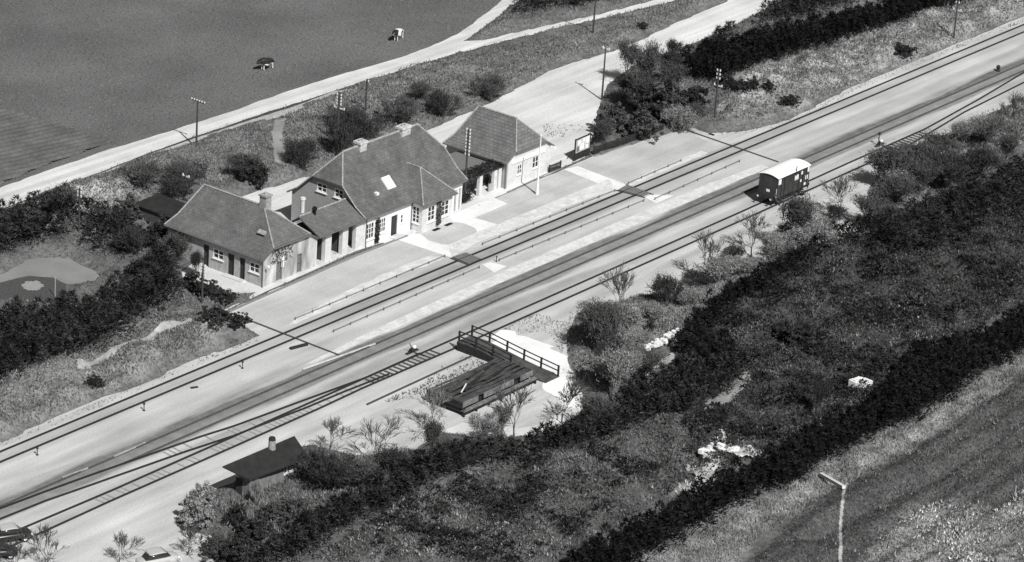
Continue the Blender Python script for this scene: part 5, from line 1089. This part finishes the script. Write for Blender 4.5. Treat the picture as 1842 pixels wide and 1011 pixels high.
wall(wl, (cx0, cy1, 0), (1, 0, 0), (0, 1, 0), cx1-cx0, 0, rz(cy1), [], .12); wl.build('wall', M_hw, ht)
for xx, dn in ((cx0, 1), (cx1, -1)):
    e_ = MB(); pr_ = [(xx, cy0+.12, 0), (xx, cy1-.12, 0), (xx, cy1-.12, rz(cy1-.12)), (xx, cy0+.12, rz(cy0+.12))]; e_.v += pr_+[(p[0]+dn*.12, p[1], p[2]) for p in pr_]
    e_.f += [(0, 1, 2, 3), (7, 6, 5, 4)]+[(i, (i+1) % 4, 4+(i+1) % 4, 4+i) for i in range(4)]; e_.build('end_wall', M_hw, ht)
for u in (cx1-cx0-2.0, cx1-cx0-1.2): window(ht, (cx0, cy0, 0), (1, 0, 0), (0, -1, 0), u, u+.5, 1.2, 2.0, 1, 2, fw=.05)
MB().box(cx0-.03, cx0-.005, cy0+.9, cy0+1.7, .05, 2.0).build('door', M_door, ht)
pc_ = G(489, 806, 3.4); ch = MB().tube((0, 0, -.6), (0, 0, 1.05), .38, .34, 10); c_ = ch.build('chimney', M_chim, ht); c_.location = (pc_[0]+60.0, pc_[1]+16.6, 3.2); MB().tube((0, 0, 1.05), (0, 0, 1.3), .36, .3, 10).build('chimney_pot', M_iron, c_)
# shed behind the near pavilion
sh = thing('shed', 'low dark shed with a flat felt roof left of the near pavilion', 'shed', (-17.2, 33.2, 0))
MB().slab([(-.1, 0.6, 2.25), (3.9, .4, 2.4), (3.9, 6.2, 2.4), (-.1, 6.2, 2.25)], .12).build('roof', M_hroof, sh); MB().box(.1, 3.7, .8, 6.0, 0, 2.12).build('wall', mat('shed_boards', .10, nz=.25, pattern='plank', psc=(.2, 5), pc=.4), sh)
fr = thing('clothes_frame', 'thin dark clothes frame behind the roof of the near pavilion', 'clothes frame', (*G(322, 362)[:2], 0))
for xx in (-1.2, 1.2): MB().bar((xx, 0, 0), (xx, 0, 2.3), .09).build('post', M_tar, fr)
MB().bar((-1.3, 0, 2.33), (1.3, 0, 2.33), .08).build('top_bar', M_tar, fr)
# ------------------------------------------------------------------ fences, notice board, gates
nb = thing('notice_board', 'notice board with pinned papers on two braced posts by the platform', 'notice board', (*G(1033, 290)[:2], 0), math.radians(2))
BW = 3.0
MB().box(.06, BW-.06, -.05, .02, .95, 2.6).build('board', mat('board_pale', .42, nz=.1), nb)
fr = MB().box(0, BW, -.08, .04, 2.6, 2.72).box(0, BW, -.08, .04, .83, .95); MB().box(0, BW, -.08, .04, 2.6, 2.72).build('top_rail', M_tar, nb); MB().box(0, BW, -.08, .04, .83, .95).build('bottom_rail', M_tar, nb)
for xx in (0, BW): MB().box(xx-.09, xx+.05, -.07, .06, 0, 2.75).build('post', M_tar, nb); MB().bar((xx, .1, 1.4), (xx, 1.1, 0), .08).build('brace', M_tar, nb)
for (a, b, c, d, m_) in ((.25, .75, 1.1, 1.7, M_slp), (.85, 1.75, 1.15, 1.95, M_white), (.4, 1.1, 1.85, 2.4, M_white), (1.35, 1.9, 2.02, 2.5, M_white), (2.0, 2.75, 1.7, 2.5, M_white), (2.05, 2.6, 1.1, 1.55, M_white)): MB().box(a, b, -.075, -.052, c, d).build('poster', m_, nb)
MB().box(.06, BW-.06, -.06, .0, .1, .8).build('lower_board', M_tar, nb)
def picket(label, a, b, h, step=.16, name='picket_fence', m=M_tar):
    A, B = G(*a)[:2], G(*b)[:2]; L = np.hypot(*(B-A)); an = math.atan2(B[1]-A[1], B[0]-A[0]); t = thing(name, label, 'fence', (A[0], A[1], 0), an)
    for zz2 in (.3*h, .82*h): MB().bar((0, 0, zz2), (L, 0, zz2), .05, .08).build('rail', m, t)
    n = int(L/2); 
    for i in range(n+1): MB().box(L*i/n-.06, L*i/n+.06, -.06, .06, 0, h+.05).build('post', m, t)
    pk = MB(); x = .1
    while x < L-.1: pk.box(x-.05, x+.05, -.05, -.028, .06, h); x += step
    pk.build('pickets', m, t); return t
picket('dark picket fence before the shrubs beyond the notice board', (1068, 279), (1192, 238), 1.1)
picket('low dark fence panel at the right end of the far pavilion', (988, 311), (1008, 303), .95)
# low post and rail lines along the main track
M_post = mat('low_post', .14, nz=.2)
def postline(label, a, b, n, h=.34, rail=True):
    A, B = G(*a)[:2], G(*b)[:2]; t = thing('low_rail_fence', label, 'fence', (A[0], A[1], 0), 0, 'low post and wire lines beside the main track')
    for i in range(n):
        x, y = (B-A)*i/(n-1); MB().box(x-.045, x+.045, y-.045, y+.045, 0.0, h).build('post', M_post, t)
    d = (B-A); MB().bar((0, 0, h*.72), (d[0], d[1], h*.72), .045, .045).build('wire', M_post, t)
postline('low post and wire line north of the main track at the near end', (531, 576), (800, 463), 10)
postline('low post and wire line on the pale band before the first crossing', (868, 441), (1106, 345), 9)
postline('low post and wire line north of the main track beyond the second crossing', (1130, 332), (1225, 291), 5)
postline('low post and wire line south of the main track at the near end', (600, 598), (862, 483), 10)
postline('low post and wire line south of the main track between the crossings', (898, 470), (1158, 363), 10)
postline('low post and wire line south of the main track at the far end', (1178, 360), (1330, 292), 7)
# point levers
def lever(label, x, y, man=False):
    p = G(x, y); t = thing('point_lever', label, 'point lever', (p[0], p[1], 0))
    MB().box(-.9, .9, -.14, .14, .02, .16).build('base_timber', M_tar, t); MB().box(-.25, .25, -.2, .2, .16, .42).build('lever_box', M_iron, t)
    MB().bar((0, 0, .42), (-.45, .05, 1.15), .06).build('lever', M_iron, t); MB().ball((.35, 0, .5), .22).build('counterweight', M_white, t)
    MB().bar((0, -.3, .1), (.1, -1.6, .1), .08).build('rod', M_iron, t)
    if man: MB().tube((-.1, .1, .4), (-.1, .1, 1.5), .05).ball((-.1, .1, 1.55), .2).build('lantern', M_iron, t)
lever('point lever with white counterweight at the far turnout beyond the wagon', 1582, 262, True); lever('point lever with white counterweight at the near turnout beside the ramp', 741, 634)
def dwarf(label, x, y, h=.75, r=.13, name='marker_post'):
    p = G(x, y); t = thing(name, label, 'marker post', (p[0], p[1], 0), 0, 'small marker posts among the tracks'); MB().tube((0, 0, 0), (0, 0, h), .045).build('post', M_iron, t); MB().ball((0, 0, h), r).build('head', M_iron, t); MB().ball((0, 0, .05), r*1.1, sz=.5).build('foot', M_iron, t)
dwarf('small dark marker post below the main track, nearest the near platform end', 436, 663); dwarf('small dark marker post below the main track at the left', 259, 739); dwarf('small dark marker post nearest the left edge', 67, 819)
dwarf('round black disc marker near the right edge of the yard', 1795, 128, .55, .3); dwarf('short marker post at the first foot crossing south of the main track', 893, 471, .6, .1)
def bar_thing(name, label, cat, a, b, wd, h, m, z0=.02):
    A, B = G(*a)[:2], G(*b)[:2]; c = A; o = MB().bar((0, 0, z0+h/2), (B[0]-A[0], B[1]-A[1], z0+h/2), wd, h).build(name, m, loc=(A[0], A[1], 0)); return tag(o, label, cat)
bar_thing('trough', 'long dark trough lying by the near end channel', 'trough', (522, 629), (553, 621), .3, .22, M_tar)
bar_thing('board', 'small dark board lying beside the main track at the left', 'board', (343, 699), (356, 697), .25, .1, M_tar)
bar_thing('kerb_block', 'dark stone block at the near end of the platform kerb', 'stone block', (383, 570), (393, 573), .5, .4, M_tar)
bar_thing('board', 'small dark board on the gravel beyond the far end channel', 'board', (1276, 241), (1284, 244), .3, .1, M_tar)
bar_thing('pale_rail_line', 'pale line along the loop track at the left', 'metal strip', (205, 824), (262, 799), .08, .14, M_track, .1)  # pale bars drawn along the loop rails
bar_thing('pale_rail_line', 'pale line along the loop track near the lower left corner', 'metal strip', (112, 862), (158, 845), .08, .14, M_track, .1)
bar_thing('pale_rail_line', 'pale line along the loop track below the channel', 'metal strip', (545, 667), (675, 621), .08, .16, M_band, .1)
A_, B_ = G(1477, 848, 1.3), G(1517, 886, 1.3); zA, zB = gz(A_[0], A_[1])+.35, gz(B_[0], B_[1])+.35
tag(MB().bar((0, 0, zA), (B_[0]-A_[0], B_[1]-A_[1], zB), .36, .3).build('concrete_beam', M_plasterL, loc=(A_[0], A_[1], 0)), 'pale concrete beam lying on the grass below the longest conifer belt', 'beam')
for lb, (x, y) in (('weathered fence post nearest the bottom edge, leftmost of three', (1680, 1001)), ('weathered fence post in the middle of three at the lower right', (1735, 963)), ('weathered fence post nearest the right edge, highest of three', (1822, 918))):
    p = G(x, y); tag(MB().tube((0, 0, -.2), (.03, 0, 1.25), .07, .05, 6).build('fence_post', M_plaster, loc=(p[0], p[1], gz(p[0], p[1]))), lb, 'fence post', 'old fence posts on the lower right slope')
p = G(99, 533); tag(MB().tube((0, 0, 0), (0, 0, 2.2), .05, .04, 6).build('garden_post', M_plaster, loc=(p[0], p[1], 0)), 'thin pale post standing on the garden lawn', 'post')
# rubble and stones
M_rub = mat('white_rubble', .75, nz=.15, nscale=3)
def stones(label, x, y, n, rx, ry, s_=.3, name='rubble_heap', dx=0.0):
    p = G(x, y); mb = MB()
    V = []; F = []
    for i in range(n):
        t_ = random.uniform(-1, 1); c = Vector((t_*rx, random.uniform(-1, 1)*ry+t_*dx, .1+random.random()*.3)); r_ = s_*random.uniform(.5, 1.2); b = len(mb.v)
        k = [c+Vector((random.uniform(.6, 1)*r_*a, random.uniform(.6, 1)*r_*b2, random.uniform(.5, .9)*r_*c2)) for a, b2, c2 in ((-1, -1, -1), (1, -1, -1), (1, 1, -1), (-1, 1, -1), (-1, -1, 1), (1, -1, 1), (1, 1, 1), (-1, 1, 1))]
        mb.v += [tuple(v) for v in k]; mb.f += [tuple(b+i2 for i2 in q) for q in ((0, 3, 2, 1), (4, 5, 6, 7), (0, 1, 5, 4), (1, 2, 6, 5), (2, 3, 7, 6), (3, 0, 4, 7))]
    return tag(mb.build(name, M_rub, loc=(p[0], p[1], gz(p[0], p[1])+.35*(gz(p[0], p[1]) > .1))), label, 'rubble')
stones('white debris lying among the dark heather above the longest belt', 1545, 714, 16, .8, .6, .42)
stones('white rubble along the ledge below the two tiny bushes', 1190, 626, 45, 3.2, .3, .22, dx=.2); stones('white stones at the edge of the conifer belt right of the timber stage', 969, 777, 6, .5, .2, .22)
stones('scattered white stones where pale lime spills down the heather', 1285, 835, 40, 1.8, 1.6, .25); stones('single white stone beside the pale ones on the belt crest', 1000, 778, 3, .2, .1, .2)
stones('white stones half buried in the garden bank left of the shed', 178, 433, 14, 1.3, .5, .25)
tag(drape('limestone_patch', [(1228, 842), (1250, 850), (1262, 858), (1282, 842), (1296, 800), (1305, 815), (1330, 818), (1315, 824), (1368, 832), (1330, 846), (1300, 842), (1290, 858), (1276, 880), (1262, 876), (1255, 868), (1240, 862)], mat('lime_soil', .42, nz=.3, nscale=3, blot=.4, bscale=.9), .35, .15, 1.4), 'pale star shaped spill of lime on the dark heather', 'lime patch').pop('kind', None)
struct(drape('oval_bed', [(38, 515), (48, 508), (68, 507), (78, 514), (70, 522), (48, 522)], mat('sand_bed', .27, nz=.2), .06, .25, .1))
struct(drape('ledge_path', [(1150, 690), (1180, 668), (1240, 622), (1250, 616), (1232, 640), (1190, 672), (1156, 698)], M_track, .35, .3, .3))
# ------------------------------------------------------------------ cars
M_carl = mat('car_light', .45, rough=.35, spec=.5, nz=.05); M_card = mat('car_dark', .02, rough=.3, spec=.6); M_tyre = mat('tyre', .02)
def car(label, x, y, rz, top, body, world=False):
    p = G(x, y); t = thing('parked_car', label, 'car', (p[0], p[1], 0), rz); L, Wd = 3.9, 1.5
    def loft(sec, m, nm, par):
        mb = MB(); n = None
        for (xx, hw_, z0, z1) in sec:
            ring = [(xx, hw_*math.copysign(abs(math.cos(a))**.6, math.cos(a)), (z0+z1)/2+(z1-z0)/2*math.copysign(abs(math.sin(a))**.6, math.sin(a))) for a in np.linspace(0, 2*math.pi, 17)[:-1]]
            mb.v += ring
        n = 16
        for k in range(len(sec)-1): mb.f += [(k*n+i, k*n+(i+1) % n, (k+1)*n+(i+1) % n, (k+1)*n+i) for i in range(n)]
        mb.f += [tuple(range(n)), tuple((len(sec)-1)*n+i for i in reversed(range(n)))]
        return mb.build(nm, m, par, smooth=True)
    loft([(-1.95, .45, .45, .65), (-1.8, .66, .32, .82), (-1.2, .75, .28, .92), (0, .77, .26, .95), (1.1, .75, .28, .93), (1.75, .64, .32, .84), (1.95, .45, .42, .68)], body, 'body', t)
    g_ = loft([(-1.35, .5, .8, .95), (-.95, .62, .8, 1.3), (-.5, .66, .8, 1.42), (.35, .66, .8, 1.42), (.75, .6, .8, 1.28), (1.1, .5, .8, .95)], M_glass, 'windows', t)
    loft([(-.98, .52, 1.3, 1.36), (-.8, .63, 1.33, 1.43), (-.3, .66, 1.36, 1.49), (.25, .65, 1.36, 1.49), (.62, .58, 1.3, 1.4)], top, 'roof', t)
    for xx in (-1.25, 1.2):
        for yy in (-.68, .68):
            w_ = MB().tube((xx, yy-.08, .31), (xx, yy+.08, .31), .31, .31, 14).build('wheel', M_tyre, t); MB().tube((xx, yy-.085, .31), (xx, yy+.085, .31), .16, .16, 10).build('hubcap', M_ins, w_)
            loft([(xx-.42, .0+.02, .3, .5), (xx-.2, .12, .3, .72), (xx+.2, .12, .3, .72), (xx+.42, .02, .3, .5)], body, 'fender', t).location = (0, yy, 0)
    for yy in (-.5, .5): MB().ball((1.86, yy, .62), .11).build('headlight', M_ins, t)
    for xx in (-2.0, 2.0): MB().bar((xx, -.7, .42), (xx, .7, .42), .08, .12).build('bumper', M_ins, t)
    return t
car('parked car with a pale roof half out of the left edge', 18, 972, math.radians(-28), M_carl, M_card)
car('parked car with a pale roof cut off by the bottom edge', 283, 1016, math.radians(-22), M_carl, M_carl)
car('black parked car in the lower left corner, mostly out of the picture', -8, 1002, math.radians(-35), M_card, M_card)
# ------------------------------------------------------------------ cows
def cow(label, x, y, rz, white, seed):
    J = dict(rump=(-.75, 0, 1.15), belly=(-.2, 0, 1.02), chest=(.5, 0, 1.08), neck=(.85, 0, 1.3), poll=(1.2, 0, 1.32), muzzle=(1.55, 0, 1.02), tail=(-.98, 0, 1.2), tail2=(-1.03, 0, .55))
    V = list(J.values()); K = list(J); E = [(0, 1), (1, 2), (2, 3), (3, 4), (4, 5), (0, 6), (6, 7)]; Rr = {0: .46, 1: .58, 2: .50, 3: .32, 4: .24, 5: .14, 6: .06, 7: .04}
    for s_ in (-1, 1):
        b = len(V); V += [(-.8, s_*.2, .95), (-.72, s_*.22, .66), (-.86, s_*.22, .42), (-.82, s_*.22, .03)]; E += [(0, b), (b, b+1), (b+1, b+2), (b+2, b+3)]; Rr.update({b: .2, b+1: .11, b+2: .07, b+3: .07})
        b = len(V); V += [(.55, s_*.2, .82), (.58, s_*.2, .45), (.55, s_*.2, .03)]; E += [(2, b), (b, b+1), (b+1, b+2)]; Rr.update({b: .14, b+1: .08, b+2: .07})
        b = len(V); V += [(1.16, s_*.24, 1.36)]; E += [(4, b)]; Rr.update({b: .05})
    me = bpy.data.meshes.new('cow'); me.from_pydata(V, E, []); o = bpy.data.objects.new('cow', me); COL.objects.link(o)
    sk_ = o.modifiers.new('s', 'SKIN'); sub = o.modifiers.new('u', 'SUBSURF'); sub.levels = 1; sub.render_levels = 1
    for i, v in enumerate(me.skin_vertices[0].data): v.radius = (Rr[i], Rr[i]); v.use_root = (i == 0)
    dg = bpy.context.evaluated_depsgraph_get(); m2 = bpy.data.meshes.new_from_object(o.evaluated_get(dg)); o.modifiers.clear(); o.data = m2; m2.name = 'cow'
    for pl_ in m2.polygons: pl_.use_smooth = True
    mm = bpy.data.materials.new('cow_hide_%s' % white); mm.use_nodes = True; N = mm.node_tree; n1 = N.nodes.new('ShaderNodeTexNoise'); n1.inputs['Scale'].default_value = 1.1; n1.inputs['Detail'].default_value = 0
    tc = N.nodes.new('ShaderNodeTexCoord'); mp = N.nodes.new('ShaderNodeMapping'); mp.inputs['Location'].default_value = (seed, seed*2, 0); N.links.new(tc.outputs['Object'], mp.inputs[0]); N.links.new(mp.outputs[0], n1.inputs['Vector'])
    sp = N.nodes.new('ShaderNodeSeparateXYZ'); N.links.new(tc.outputs['Object'], sp.inputs[0]); mr = N.nodes.new('ShaderNodeMapRange'); mr.inputs[1].default_value = .95; mr.inputs[2].default_value = .6; mr.inputs[3].default_value = 0; mr.inputs[4].default_value = .5; N.links.new(sp.outputs[2], mr.inputs[0])
    ad = N.nodes.new('ShaderNodeMath'); ad.operation = 'ADD'; N.links.new(n1.outputs['Fac'], ad.inputs[0]); N.links.new(mr.outputs[0], ad.inputs[1])
    gt = N.nodes.new('ShaderNodeMath'); gt.operation = 'GREATER_THAN'; gt.inputs[1].default_value = white; N.links.new(ad.outputs[0], gt.inputs[0])
    ma = N.nodes.new('ShaderNodeMath'); ma.operation = 'MULTIPLY_ADD'; ma.inputs[1].default_value = .75; ma.inputs[2].default_value = .02; N.links.new(gt.outputs[0], ma.inputs[0])
    cb = N.nodes.new('ShaderNodeCombineColor'); [N.links.new(ma.outputs[0], cb.inputs[i]) for i in range(3)]; N.links.new(cb.outputs[0], N.nodes['Principled BSDF'].inputs['Base Color'])
    m2.materials.append(mm); p = G(x, y); o.location = (p[0], p[1], .01); o.rotation_euler = (0, 0, rz); tag(o, label, 'cow'); return o
cow('black cow with white legs standing in the pasture, the left one', 479, 125, math.radians(172), .66, 3.0)
cow('mostly white cow with black patches in the pasture, the right one', 716, 72, math.radians(-168), .47, 7.0)
